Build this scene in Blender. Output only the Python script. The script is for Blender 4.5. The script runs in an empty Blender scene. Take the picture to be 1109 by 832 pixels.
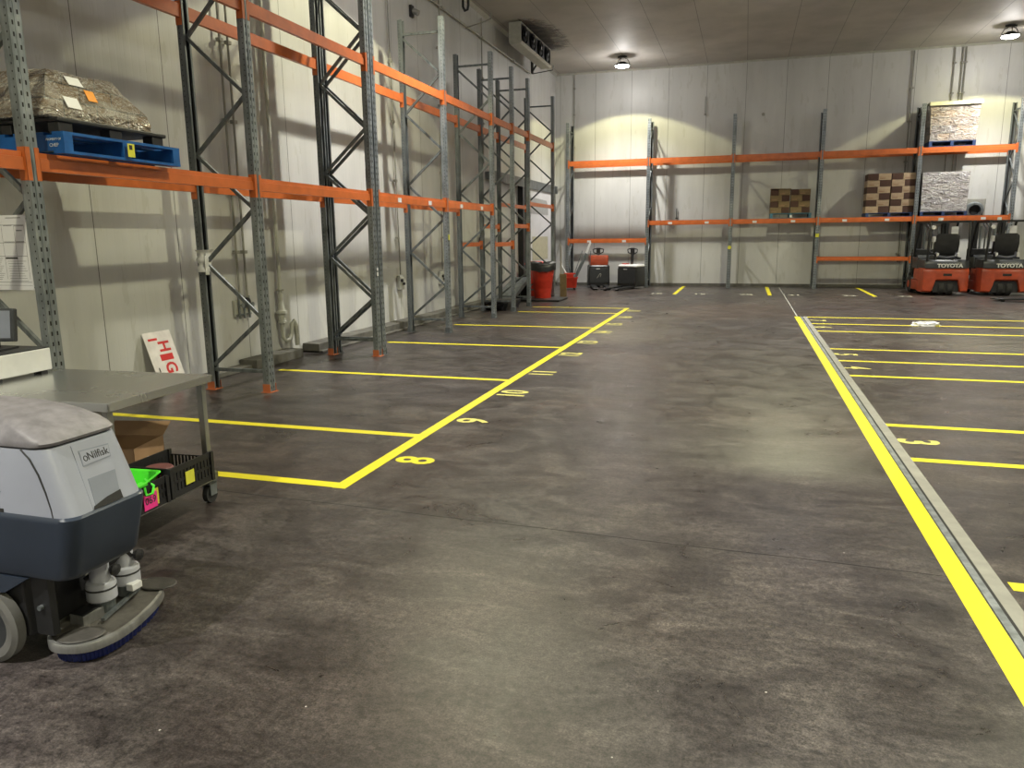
import bpy, math, random
from mathutils import Vector, Matrix, noise
random.seed(7)
SC = bpy.context.scene
COL = SC.collection
PI = math.pi

# ------------------------------------------------------------------ materials
def new_mat(name):
    m = bpy.data.materials.new(name); m.use_nodes = True
    nt = m.node_tree
    b = nt.nodes['Principled BSDF']
    return m, nt, b
def N(nt, t, **kw):
    n = nt.nodes.new(t)
    for k, v in kw.items():
        if k in n.inputs: n.inputs[k].default_value = v
        else: setattr(n, k, v)
    return n
def L(nt, a, b): nt.links.new(a, b)
def ramp(nt, fac, stops):
    r = nt.nodes.new('ShaderNodeValToRGB')
    while len(r.color_ramp.elements) < len(stops): r.color_ramp.elements.new(.5)
    for e, (p, c) in zip(r.color_ramp.elements, stops):
        e.position = p; e.color = (c[0], c[1], c[2], 1) if len(c) == 3 else c
    L(nt, fac, r.inputs['Fac']); return r.outputs['Color']
def math_n(nt, op, a, b=None, c=None):
    n = nt.nodes.new('ShaderNodeMath'); n.operation = op
    for i, v in enumerate((a, b, c)):
        if v is None: continue
        if isinstance(v, (int, float)): n.inputs[i].default_value = v
        else: L(nt, v, n.inputs[i])
    return n.outputs[0]
def mixc(nt, fac, a, b, mode='MIX'):
    n = nt.nodes.new('ShaderNodeMix'); n.data_type = 'RGBA'; n.blend_type = mode
    for s, v in (('Factor', fac), ('A', a), ('B', b)):
        sock = [i for i in n.inputs if i.name == s and (i.type == 'RGBA' or s == 'Factor' and i.type == 'VALUE')][0]
        if isinstance(v, (int, float)): sock.default_value = v
        elif isinstance(v, tuple): sock.default_value = (*v, 1) if len(v) == 3 else v
        else: L(nt, v, sock)
    return [o for o in n.outputs if o.type == 'RGBA'][0]
def coords(nt, scale=(1, 1, 1), rot=(0, 0, 0), kind='Object'):
    tc = nt.nodes.new('ShaderNodeTexCoord'); mp = nt.nodes.new('ShaderNodeMapping')
    mp.inputs['Scale'].default_value = scale; mp.inputs['Rotation'].default_value = rot
    L(nt, tc.outputs[kind], mp.inputs['Vector']); return mp.outputs['Vector']
def noise_t(nt, vec, scale, detail=5, rough=.55, dist=0):
    n = N(nt, 'ShaderNodeTexNoise', Scale=scale, Detail=detail, Roughness=rough, Distortion=dist)
    L(nt, vec, n.inputs['Vector']); return n.outputs['Fac']
def bump(nt, b, h, strength=.2, dist=.01):
    n = N(nt, 'ShaderNodeBump', Strength=strength, Distance=dist)
    L(nt, h, n.inputs['Height']); L(nt, n.outputs['Normal'], b.inputs['Normal']); return n

def plain(name, col, rough=.5, metal=0., var=.12, nscale=9., spec=.5, bumpy=0., coat=0.):
    """a procedural material: base colour broken up by two noises"""
    m, nt, b = new_mat(name)
    v = coords(nt)
    f = noise_t(nt, v, nscale)
    d = tuple(c * (1 - var) for c in col); l = tuple(min(1, c * (1 + var)) for c in col)
    L(nt, ramp(nt, f, [(.3, d), (.7, l)]), b.inputs['Base Color'])
    f2 = noise_t(nt, v, nscale * 3.1)
    L(nt, math_n(nt, 'MULTIPLY_ADD', f2, .2, rough - .1), b.inputs['Roughness'])
    b.inputs['Metallic'].default_value = metal
    b.inputs['Specular IOR Level'].default_value = spec
    b.inputs['Coat Weight'].default_value = coat
    if bumpy: bump(nt, b, noise_t(nt, v, nscale * 6), bumpy, .004)
    return m

def mat_wall(name, axis, off, base=(.60, .60, .585), rough=.42):
    """insulated panel: 1.14 m boards with dark joints, fine ribs, faint dirt"""
    m, nt, b = new_mat(name)
    tc = nt.nodes.new('ShaderNodeTexCoord')
    sp = nt.nodes.new('ShaderNodeSeparateXYZ'); L(nt, tc.outputs['Object'], sp.inputs[0])
    a = sp.outputs[axis]
    u = math_n(nt, 'ADD', a, off)
    fr = math_n(nt, 'FRACT', math_n(nt, 'DIVIDE', u, 1.14))
    dist = math_n(nt, 'ABSOLUTE', math_n(nt, 'SUBTRACT', fr, .5))      # .5 at the joint
    joint = math_n(nt, 'GREATER_THAN', dist, .4955)
    half = math_n(nt, 'LESS_THAN', dist, .002)
    rib = math_n(nt, 'FRACT', math_n(nt, 'DIVIDE', u, .095))
    ribh = math_n(nt, 'ABSOLUTE', math_n(nt, 'SUBTRACT', rib, .5))
    mp = nt.nodes.new('ShaderNodeMapping'); mp.inputs['Scale'].default_value = (1, 1, .22)
    L(nt, tc.outputs['Object'], mp.inputs['Vector'])
    n1 = noise_t(nt, mp.outputs['Vector'], 1.1, 6)
    n2 = noise_t(nt, mp.outputs['Vector'], 7, 5)
    dk = tuple(c * .80 for c in base)
    c1 = ramp(nt, n1, [(.32, dk), (.62, base)])
    c2 = mixc(nt, math_n(nt, 'MULTIPLY', math_n(nt, 'GREATER_THAN', n2, .63), .22), c1, (.36, .35, .29))
    c3 = mixc(nt, math_n(nt, 'MULTIPLY', half, .25), c2, (.3, .3, .28))
    c4 = mixc(nt, joint, c3, (.14, .14, .13))
    L(nt, c4, b.inputs['Base Color'])
    b.inputs['Roughness'].default_value = rough
    hgt = math_n(nt, 'SUBTRACT', math_n(nt, 'MULTIPLY', math_n(nt, 'SMOOTH_MIN', ribh, .12, .1), 1.2), math_n(nt, 'MULTIPLY', joint, 1.))
    bump(nt, b, hgt, .35, .012)
    return m

def mat_floor():
    m, nt, b = new_mat('concrete_floor')
    v = coords(nt)
    big = noise_t(nt, v, .42, 4, .5, .6)
    tint = noise_t(nt, v, .33, 3, .5, .3)
    med = noise_t(nt, v, 2.3, 9, .72, .9)
    fine = noise_t(nt, v, 30, 10, .82)
    grit = noise_t(nt, v, 120, 4, .8)
    v2 = coords(nt, (.5, 1.5, 1), (0, 0, .12)); streak = noise_t(nt, v2, 3.8, 12, .78, .9)
    c = ramp(nt, med, [(.34, (.012, .0098, .0095)), (.47, (.030, .0255, .0245)), (.55, (.050, .0435, .0405)), (.68, (.096, .084, .076))])
    c = mixc(nt, .5, c, ramp(nt, streak, [(.36, (.011, .0093, .0090)), (.48, (.032, .0275, .0265)), (.56, (.056, .0495, .0465)), (.68, (.115, .102, .093))]))
    c = mixc(nt, .8, c, ramp(nt, big, [(.36, (.36, .36, .37)), (.5, (.5, .5, .5)), (.64, (.66, .655, .63))]), 'OVERLAY')
    c = mixc(nt, .55, c, ramp(nt, tint, [(.38, (.58, .48, .43)), (.5, (.50, .50, .48)), (.62, (.49, .475, .53))]), 'SOFT_LIGHT')
    c = mixc(nt, 1., c, ramp(nt, fine, [(.36, (.14, .14, .14)), (.5, (.5, .5, .5)), (.64, (.84, .84, .84))]), 'OVERLAY')
    c = mixc(nt, .7, c, ramp(nt, grit, [(.38, (.3, .3, .3)), (.62, (.7, .7, .7))]), 'OVERLAY')
    c = mixc(nt, 1., c, (1.22, 1.20, 1.22), 'MULTIPLY')
    # dark scuffs and stains
    vd = coords(nt, (1.5, 5, 1), (0, 0, -.5)); sc1 = noise_t(nt, vd, 2.2, 6, .7, .8)
    c = mixc(nt, math_n(nt, 'MULTIPLY', math_n(nt, 'GREATER_THAN', sc1, .665), .6), c, (.014, .012, .012))
    # small pale specks and chips
    vo = N(nt, 'ShaderNodeTexVoronoi', Scale=6.); L(nt, v, vo.inputs['Vector'])
    sp = math_n(nt, 'MULTIPLY', math_n(nt, 'LESS_THAN', vo.outputs['Distance'], .026),
                math_n(nt, 'GREATER_THAN', med, .52))
    c = mixc(nt, sp, c, (.42, .40, .37))
    vs = coords(nt, (1.2, 14, 1), (0, 0, .5)); scr = noise_t(nt, vs, 5, 4, .7, .3)
    c = mixc(nt, math_n(nt, 'MULTIPLY', math_n(nt, 'GREATER_THAN', scr, .74), .25), c, (.3, .28, .26))
    L(nt, c, b.inputs['Base Color'])
    r = math_n(nt, 'MULTIPLY_ADD', med, .55, .08)
    L(nt, r, b.inputs['Roughness'])
    b.inputs['Specular IOR Level'].default_value = .5
    bump(nt, b, math_n(nt, 'ADD', fine, math_n(nt, 'MULTIPLY', med, .6)), .22, .006)
    return m

def mat_paint(name, col, wear=.63):
    m, nt, b = new_mat(name)
    v = coords(nt); f = noise_t(nt, v, 26, 6, .7); g = noise_t(nt, v, 2.2, 4)
    c = ramp(nt, g, [(.3, tuple(x * .88 for x in col)), (.7, col)])
    c = mixc(nt, math_n(nt, 'MULTIPLY', math_n(nt, 'GREATER_THAN', f, wear), .7), c, (.16, .14, .08))
    L(nt, c, b.inputs['Base Color']); b.inputs['Roughness'].default_value = .55
    return m

def mat_steel(name, lo, hi, rough=.42, metal=.75, scale=14):
    m, nt, b = new_mat(name)
    v = coords(nt, (1, 1, .25)); f = noise_t(nt, v, scale, 7, .65)
    L(nt, ramp(nt, f, [(.32, lo), (.7, hi)]), b.inputs['Base Color'])
    b.inputs['Metallic'].default_value = metal
    L(nt, math_n(nt, 'MULTIPLY_ADD', f, .25, rough - .12), b.inputs['Roughness'])
    return m

def mat_wrapped(name, a, bcol, sx, sz, film=.5, z_off=0., wk=.75, bd=.11):
    """cartons seen through crumpled stretch film"""
    m, nt, b = new_mat(name)
    tc = nt.nodes.new('ShaderNodeTexCoord'); sp = nt.nodes.new('ShaderNodeSeparateXYZ'); L(nt, tc.outputs['Object'], sp.inputs[0])
    cb = nt.nodes.new('ShaderNodeCombineXYZ')
    L(nt, math_n(nt, 'ADD', sp.outputs[0], math_n(nt, 'MULTIPLY', sp.outputs[1], 1.)), cb.inputs[0]); L(nt, math_n(nt, 'ADD', sp.outputs[2], z_off), cb.inputs[1])
    br = N(nt, 'ShaderNodeTexBrick', Scale=1.0); L(nt, cb.outputs[0], br.inputs['Vector'])
    br.inputs['Brick Width'].default_value = sx; br.inputs['Row Height'].default_value = sz
    br.inputs['Mortar Size'].default_value = .006; br.inputs['Bias'].default_value = 0
    br.inputs['Color1'].default_value = (*a, 1); br.inputs['Color2'].default_value = (*bcol, 1)
    br.inputs['Mortar'].default_value = (.05, .04, .03, 1)
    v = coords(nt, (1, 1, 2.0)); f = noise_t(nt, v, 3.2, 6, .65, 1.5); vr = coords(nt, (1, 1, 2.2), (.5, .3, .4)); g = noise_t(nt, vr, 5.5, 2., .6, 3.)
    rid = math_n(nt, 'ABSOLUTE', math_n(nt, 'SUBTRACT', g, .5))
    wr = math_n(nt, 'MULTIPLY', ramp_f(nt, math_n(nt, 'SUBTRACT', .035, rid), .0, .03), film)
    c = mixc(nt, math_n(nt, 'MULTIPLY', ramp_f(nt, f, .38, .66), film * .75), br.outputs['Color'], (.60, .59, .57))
    c = mixc(nt, math_n(nt, 'MULTIPLY', wr, wk), c, (.80, .79, .78))  # whitish film creases, with their glints painted into the colour
    L(nt, c, b.inputs['Base Color'])
    b.inputs['Roughness'].default_value = .35; b.inputs['Coat Weight'].default_value = 1; b.inputs['Coat Roughness'].default_value = .14
    h = math_n(nt, 'ADD', math_n(nt, 'MULTIPLY', f, 1.5), g)
    n = bump(nt, b, h, 1., bd); L(nt, n.outputs['Normal'], b.inputs['Coat Normal'])
    return m
def ramp_f(nt, f, a, b):
    n = nt.nodes.new('ShaderNodeMapRange'); n.inputs['From Min'].default_value = a; n.inputs['From Max'].default_value = b
    L(nt, f, n.inputs['Value']); return n.outputs['Result']
def mat_emit(name, col, s):
    m, nt, b = new_mat(name)
    b.inputs['Emission Color'].default_value = (*col, 1); b.inputs['Emission Strength'].default_value = s
    b.inputs['Base Color'].default_value = (.8, .8, .8, 1); return m

M = {}
M['wall_l'] = mat_wall('cold_room_panel_side', 1, -5.98 + 11.4)
M['wall_b'] = mat_wall('cold_room_panel_back', 0, 4.75 + 11.4)
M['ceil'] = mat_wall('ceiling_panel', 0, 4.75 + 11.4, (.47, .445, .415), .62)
M['floor'] = mat_floor()
M['yellow'] = mat_paint('yellow_floor_paint', (.80, .70, .015), .72)
M['paleyellow'] = mat_paint('worn_yellow_stencil', (.72, .66, .16), .60)
M['palewhite'] = mat_paint('worn_white_stencil', (.62, .60, .48), .58)
M['orange'] = plain('orange_powder_coat', (.55, .135, .032), .34, 0, .14, 6, .5)
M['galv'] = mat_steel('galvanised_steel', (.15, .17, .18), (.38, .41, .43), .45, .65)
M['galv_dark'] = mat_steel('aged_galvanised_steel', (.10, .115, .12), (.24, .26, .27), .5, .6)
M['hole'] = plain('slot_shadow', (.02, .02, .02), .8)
M['rust'] = plain('orange_foot', (.50, .14, .05), .6)
M['stainless'] = mat_steel('stainless_top', (.56, .57, .56), (.63, .64, .63), .26, .92, 1.2)
M['stainless_leg'] = mat_steel('stainless_tube', (.28, .29, .28), (.42, .42, .40), .4, .9, 9)
M['conduit'] = plain('painted_conduit', (.42, .42, .37), .5)
M['conduit_dark'] = plain('dirty_conduit', (.27, .265, .235), .6)
M['white_pl'] = plain('white_plastic', (.70, .70, .70), .4, 0, .06)
M['black'] = plain('black_plastic', (.018, .018, .020), .45, 0, .3)
M['blackm'] = plain('black_painted_steel', (.014, .0145, .016), .4, 0, .3)
M['rubber'] = plain('black_rubber', (.022, .022, .022), .75, 0, .3)
M['rubber_grey'] = plain('grey_tyre', (.13, .128, .12), .75, 0, .2)
M['rubber_grey_dark'] = plain('worn_dark_disc', (.05, .046, .042), .6, 0, .3, 20)
M['rubber_grey_dark2'] = plain('blue_grey_seat_edge', (.11, .115, .15), .4)
M['kerb'] = plain('grimy_kerb', (.12, .115, .10), .8, 0, .35, 4)
M['blue_pal'] = plain('blue_painted_timber', (.010, .10, .36), .5, 0, .3, 7, .4, .1)
M['navy_pal'] = plain('dark_blue_timber', (.02, .045, .13), .6, 0, .3, 7)
M['teal_pal'] = plain('faded_blue_timber', (.05, .15, .22), .65, 0, .4, 7)
M['card'] = plain('corrugated_card', (.33, .20, .11), .75, 0, .15, 5)
M['card_light'] = plain('light_printed_carton', (.42, .31, .20), .7, 0, .15, 8)
M['card_dark'] = plain('dark_brown_carton', (.07, .03, .018), .7, 0, .2, 8)
M['card_olive'] = plain('olive_brown_carton', (.20, .14, .065), .7, 0, .2, 8)
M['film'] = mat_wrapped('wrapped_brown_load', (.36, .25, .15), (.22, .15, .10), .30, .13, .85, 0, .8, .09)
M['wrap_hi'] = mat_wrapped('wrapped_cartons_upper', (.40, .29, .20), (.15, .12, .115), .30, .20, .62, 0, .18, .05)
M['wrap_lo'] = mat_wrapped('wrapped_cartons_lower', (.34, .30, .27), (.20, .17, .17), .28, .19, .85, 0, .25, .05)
M['slip'] = plain('pale_slip_sheet', (.66, .64, .44), .7)
M['red'] = plain('red_plastic', (.56, .035, .015), .42, 0, .12)
M['orange_fl'] = plain('orange_truck_paint', (.40, .055, .015), .42, 0, .25, 5, .5, 0, .2)
M['dark_hood'] = plain('charcoal_hood', (.035, .038, .042), .4, 0, .2)
M['letter'] = plain('white_lettering', (.75, .75, .72), .5, 0, .04)
M['lilac'] = plain('scuffed_grey_lid', (.20, .19, .205), .5, 0, .24, 18, .5, .15)
M['grey_body'] = plain('pale_grey_moulding', (.33, .35, .42), .34, 0, .06, 4)
M['grey_rec'] = plain('recess_grey', (.22, .24, .29), .45, 0, .06)
M['tank'] = plain('navy_grey_tank', (.024, .034, .055), .36, 0, .12, 5)
M['alu'] = mat_steel('cast_aluminium', (.10, .093, .085), (.25, .235, .215), .45, .5, 9)
M['alu_rim'] = mat_steel('bright_aluminium_rim', (.22, .22, .21), (.42, .42, .41), .38, .7, 9)
M['motor'] = plain('motor_white', (.42, .43, .48), .38, 0, .1)
M['brush'] = plain('blue_bristles', (.008, .015, .11), .6, 0, .4, 60)
M['green'] = plain('bright_green_plastic', (.07, .62, .03), .35, 0, .1)
M['pink'] = plain('fluorescent_pink_tag', (.85, .04, .28), .6)
M['yel_tag'] = plain('yellow_tag', (.68, .66, .06), .6)
M['maroon'] = plain('maroon_lid', (.20, .07, .07), .5)
M['paper'] = plain('white_paper', (.84, .84, .89), .6, 0, .03, 3)
M['ink'] = plain('printed_ink', (.22, .22, .25), .7)
M['ink_dark'] = plain('black_ink', (.03, .03, .03), .7)
M['signred'] = plain('sign_red', (.62, .03, .03), .5)
M['signwhite'] = plain('sign_white', (.76, .72, .70), .5)
M['og_label'] = plain('orange_label', (.90, .33, .02), .6)
M['door'] = plain('white_door_skin', (.62, .62, .64), .4, 0, .05, 3)
M['door_grey'] = plain('grey_door_patch', (.33, .33, .33), .55)
M['door_beige'] = plain('beige_panel', (.42, .40, .29), .55)
M['mould'] = None
M['emit'] = mat_emit('lamp_lens', (1, .98, .92), 30)

# ------------------------------------------------------------------ mesh building
class MB:
    def __init__(s): s.v = []; s.f = []; s.m = []
    def add(s, vs, fs, mi=0):
        o = len(s.v); s.v += [Vector(v) for v in vs]; s.f += [tuple(o + i for i in f) for f in fs]; s.m += [mi] * len(fs); return s
    def box(s, x0, x1, y0, y1, z0, z1, mi=0, R=None, at=None):
        vs = [Vector((x, y, z)) for z in (z0, z1) for y in (y0, y1) for x in (x0, x1)]
        if R is not None: vs = [R @ v for v in vs]
        if at is not None: vs = [v + Vector(at) for v in vs]
        return s.add(vs, [(0, 2, 3, 1), (4, 5, 7, 6), (0, 1, 5, 4), (2, 6, 7, 3), (0, 4, 6, 2), (1, 3, 7, 5)], mi)
    def ring(s, rings, mi=0, caps=(True, True), closed=True):
        n = len(rings[0]); vs = [p for r in rings for p in r]; fs = []
        for i in range(len(rings) - 1):
            for j in range(n if closed else n - 1):
                k = (j + 1) % n
                fs.append((i * n + j, i * n + k, (i + 1) * n + k, (i + 1) * n + j))
        if caps[0]: fs.append(tuple(range(n))[::-1])
        if caps[1]: fs.append(tuple((len(rings) - 1) * n + j for j in range(n)))
        return s.add(vs, fs, mi)
    def tube(s, pts, r, n=8, mi=0, caps=(True, True)):
        pts = [Vector(p) for p in pts]; rr = r if isinstance(r, (list, tuple)) else [r] * len(pts)
        rings = []; up = None
        for i, p in enumerate(pts):
            t = (pts[min(i + 1, len(pts) - 1)] - pts[max(i - 1, 0)]).normalized()
            if up is None:
                up = Vector((0, 0, 1)) if abs(t.z) < .9 else Vector((1, 0, 0))
            a = (up - t * up.dot(t)).normalized(); b = t.cross(a); up = a
            rings.append([p + a * rr[i] * math.cos(2 * PI * k / n) + b * rr[i] * math.sin(2 * PI * k / n) for k in range(n)])
        return s.ring(rings, mi, caps)
    def bar(s, p0, p1, w, h, mi=0, side=(0, 0, 1)):
        """rectangular bar from p0 to p1; h along 'side'"""
        p0, p1 = Vector(p0), Vector(p1); t = (p1 - p0).normalized(); sd = Vector(side)
        a = (sd - t * sd.dot(t)).normalized(); b = t.cross(a)
        q = [a * h / 2 + b * w / 2, a * h / 2 - b * w / 2, -a * h / 2 - b * w / 2, -a * h / 2 + b * w / 2]
        return s.ring([[p0 + v for v in q], [p1 + v for v in q]], mi)
    def cyl(s, p0, p1, r0, r1=None, n=20, mi=0): return s.tube([p0, p1], [r0, r0 if r1 is None else r1], n, mi)
    def lathe(s, prof, c=(0, 0, 0), n=24, mi=0, axis='Z', caps=(True, True)):
        rings = []
        for r, z in prof:
            ring = []
            for k in range(n):
                x, y = r * math.cos(2 * PI * k / n), r * math.sin(2 * PI * k / n)
                v = Vector((x, y, z)) if axis == 'Z' else (Vector((z, x, y)) if axis == 'X' else Vector((y, z, x)))
                ring.append(v + Vector(c))
            rings.append(ring)
        return s.ring(rings, mi, caps)
    def prism(s, poly, a0, a1, axis='Y', mi=0):
        f = {'X': lambda p, a: (a, p[0], p[1]), 'Y': lambda p, a: (p[0], a, p[1]), 'Z': lambda p, a: (p[0], p[1], a)}[axis]
        return s.ring([[Vector(f(p, a0)) for p in poly], [Vector(f(p, a1)) for p in poly]], mi)
    def quad(s, a, b, c, d, mi=0): return s.add([a, b, c, d], [(0, 1, 2, 3)], mi)
    def build(s, name, mats, parent=None, smooth=None, bevel=0, seg=2, loc=None):
        me = bpy.data.meshes.new(name); me.from_pydata([tuple(v) for v in s.v], [], s.f)
        for m in (mats if isinstance(mats, (list, tuple)) else [mats]): me.materials.append(m)
        me.polygons.foreach_set('material_index', s.m)
        import bmesh
        bm = bmesh.new(); bm.from_mesh(me); bmesh.ops.recalc_face_normals(bm, faces=bm.faces); bm.to_mesh(me); bm.free()
        if smooth is not None:
            me.polygons.foreach_set('use_smooth', [True] * len(me.polygons))
            me.set_sharp_from_angle(angle=math.radians(smooth))
        o = bpy.data.objects.new(name, me); COL.objects.link(o)
        if parent: o.parent = parent
        if loc: o.location = loc
        if bevel:
            b = o.modifiers.new('bevel', 'BEVEL'); b.width = bevel; b.segments = seg; b.limit_method = 'ANGLE'; b.angle_limit = math.radians(40)
        return o
def rrect(x0, x1, y0, y1, r, z, n=5):
    pts = []
    for cx, cy, a0 in ((x1 - r, y1 - r, 0), (x0 + r, y1 - r, PI / 2), (x0 + r, y0 + r, PI), (x1 - r, y0 + r, 1.5 * PI)):
        for k in range(n + 1):
            a = a0 + PI / 2 * k / n; pts.append(Vector((cx + r * math.cos(a), cy + r * math.sin(a), z)))
    return pts
def tag(o, label=None, cat=None, group=None, kind=None):
    for k, v in (('label', label), ('category', cat), ('group', group), ('kind', kind)):
        if v: o[k] = v
    return o
def thing(name, label, cat, loc=(0, 0, 0), rz=0, group=None):
    o = bpy.data.objects.new(name, None); COL.objects.link(o); o.location = loc; o.rotation_euler = (0, 0, rz)
    o.empty_display_size = .1
    return tag(o, label, cat, group)
def kids(o): return [c for c in COL.objects if c.parent is o]
def copy_tree(o, parent=None):
    c = o.copy(); COL.objects.link(c); c.parent = parent
    for ch in kids(o): copy_tree(ch, c)
    return c
def dup(o, loc, rz=0, label=None, group=None):
    c = copy_tree(o); c.location = loc; c.rotation_euler = (0, 0, rz)
    if label: c['label'] = label
    if group: c['group'] = group
    return c
def text_mesh(name, txt, size, mat, parent, mtx, extrude=.0, bold=0., sx=1.):
    cu = bpy.data.curves.new('t', 'FONT'); cu.body = txt; cu.size = size; cu.extrude = extrude; cu.offset = bold
    cu.align_x = 'CENTER'; cu.align_y = 'CENTER'; cu.resolution_u = 3
    to = bpy.data.objects.new('t', cu); COL.objects.link(to)
    dg = bpy.context.evaluated_depsgraph_get(); dg.update()
    me = bpy.data.meshes.new_from_object(to.evaluated_get(dg)); me.name = name
    bpy.data.objects.remove(to)
    me.transform(Matrix.Diagonal((sx, 1, 1, 1))); me.transform(mtx)
    me.materials.clear(); me.materials.append(mat)
    o = bpy.data.objects.new(name, me); COL.objects.link(o)
    if parent: o.parent = parent
    return o
def frame_mtx(o, right, up):
    r = Vector(right).normalized(); u = Vector(up).normalized(); n = r.cross(u)
    return Matrix(((r.x, u.x, n.x, o[0]), (r.y, u.y, n.y, o[1]), (r.z, u.z, n.z, o[2]), (0, 0, 0, 1)))

# ------------------------------------------------------------------ the room
XL, YB, ZC = -6.05, 24.90, 6.67
XR, YF = 13.0, -5.0
floor = tag(MB().box(XL - .2, XR + .2, YF - .2, YB + .2, -.2, 0).build('floor', M['floor']), kind='structure')
tag(MB().box(XL - .2, XL, YF - .2, YB + .2, 0, ZC).build('wall_left', M['wall_l']), kind='structure')
tag(MB().box(XL, XR, YB, YB + .2, 0, ZC).build('wall_back', M['wall_b']), kind='structure')
tag(MB().box(XR, XR + .2, YF - .2, YB + .2, 0, ZC).build('wall_right', M['wall_l']), kind='structure')
tag(MB().box(XL, XR, YF - .2, YF, 0, ZC).build('wall_front', M['wall_b']), kind='structure')
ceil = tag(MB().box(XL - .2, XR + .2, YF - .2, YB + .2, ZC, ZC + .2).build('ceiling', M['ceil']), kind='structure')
tag(MB().box(XL, XL + .012, YF, 7.9, 0, .05).build('baseboard_left', M['kerb']), kind='structure')
tag(MB().box(XL, XR, YB - .03, YB, 0, .09).build('baseboard_back', M['kerb']), kind='structure')
tag(MB().box(XL + .012, XL + .27, 8.0, 9.05, 0, .12).box(XL + .012, XL + .20, 7.2, 8.0, 0, .06).build('trim_1', M['kerb'], bevel=.008), kind='structure')
tag(MB().box(XL + .012, XL + .28, 9.45, 17.6, 0, .13).box(XL+.012, XL+.34, 9.45, 17.6, 0, .03).build('trim_2', M['kerb'], bevel=.008), kind='structure')
tag(MB().prism([(XL, ZC), (XL + .07, ZC), (XL, ZC - .07)], YF, YB, 'Y').build('trim_3', M['conduit']), kind='structure')
tag(MB().prism([(YB, ZC), (YB - .05, ZC), (YB, ZC - .05)], XL, XR, 'X').build('trim_4', M['conduit']), kind='structure')

# floor markings: thin painted films, parts of the floor
def strip(x0, x1, y0, y1, m='yellow', name='yellow_line', z=.0012):
    o = MB().box(x0, x1, y0, y1, .0002, z).build(name, M[m], floor); return o
strip(-2.52, -2.425, 4.18, 17.03, z=.0018)
for y, xa in ((4.235, -5.2), (5.54, -5.68), (8.06, -5.5), (10.70, -5.3), (13.18, -5.15), (15.80, -4.68), (16.95, -4.66)):
    strip(xa, -2.51, y - .048, y + .048)
strip(.985, 1.085, -4.5, 15.84)
for y in (1.2, 2.4, 3.75, 5.83, 6.88, 9.27, 10.36, 11.43, 13.52, 14.64, 15.78):
    strip(1.235 if y < 5 else 1.16, 12.6, y - .045, y + .045)
for x in (-1.82, .68, 3.24, 7.9):
    strip(x - .05, x + .05, 21.3, 24.75)
def num(txt, x, y, facing, m):
    r, u = {'L': ((0, 1, 0), (-1, 0, 0)), 'R': ((0, -1, 0), (1, 0, 0)), 'B': ((1, 0, 0), (0, 1, 0))}[facing]
    text_mesh('bay_number', txt, .40, M[m], floor, frame_mtx((x, y, .0015), r, u), 0, .011, .86)
for t, y in zip(range(8, 18), (4.89, 6.14, 7.36, 8.60, 10.09, 11.32, 12.60, 13.8, 15.06, 16.4)):
    num(str(t), -2.23, y, 'L', 'paleyellow' if t > 8 else 'yellow')
for t, y in ((3, 6.35), (4, 9.83), (5, 10.92), (6, 14.1), (7, 15.2)):
    num(str(t), 1.34, y, 'R', 'paleyellow')
for t, x in zip(range(18, 24), (-2.335, -1.156, .076, 1.31, 2.66, 3.98)):
    num(str(t), x, 21.5, 'B', 'palewhite')
# steel-edged expansion joint beside the right-hand line, and two sawn joints
tag(MB().box(1.092, 1.128, -4.5, 15.86, 0, .002, 0).box(1.128, 1.142, -4.5, 15.86, 0, .0012, 1).box(1.142, 1.212, -4.5, 15.86, 0, .002, 2)
    .build('expansion_joint', [M['galv'], M['hole'], M['conduit_dark']], floor), 'steel-edged joint strip beside the yellow line')
MB().box(1.03, 1.05, 15.9, 24.8, 0, .0014, 0).box(1.06, 1.066, 15.9, 24.8, 0, .0014, 1).build('expansion_joint', [M['conduit'], M['hole']], floor)
b = MB()
for i in range(30):
    x0, x1 = -5.4 + i * .22, -5.4 + (i + 1) * .22
    f = lambda x: 3.94 - .035 * (x + 3.3) + .004 * math.sin(x * 5)
    b.quad((x0, f(x0) - .003, .0009), (x1, f(x1) - .003, .0009), (x1, f(x1) + .003, .0009), (x0, f(x0) + .003, .0009))
b.build('crack', M['hole'], floor)

# ------------------------------------------------------------------ pallet racking
def perf(b, o, u, v, w, H, cols, pitch, hw, hh, mi=0):
    """a plate (corner o, width w along u, height H along v) pierced by columns of slots"""
    o, u, v = Vector(o), Vector(u), Vector(v)
    xs = [0]
    for c in cols: xs += [c - hw / 2, c + hw / 2]
    xs.append(w); n = int(H / pitch)
    zs = []
    for i in range(n): zs += [i * pitch, i * pitch + (pitch - hh) / 2, i * pitch + (pitch + hh) / 2]
    zs.append(n * pitch); zs.append(H)
    base = len(b.v); nx = len(xs)
    vs = [o + u * x + v * z for z in zs for x in xs]; fs = []
    for j in range(len(zs) - 1):
        hole_row = j < 3 * n and j % 3 == 1
        for i in range(nx - 1):
            if hole_row and i % 2 == 1: continue
            fs.append((j * nx + i, j * nx + i + 1, (j + 1) * nx + i + 1, (j + 1) * nx + i))
    b.add(vs, fs, mi)
UH = 5.05
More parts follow.
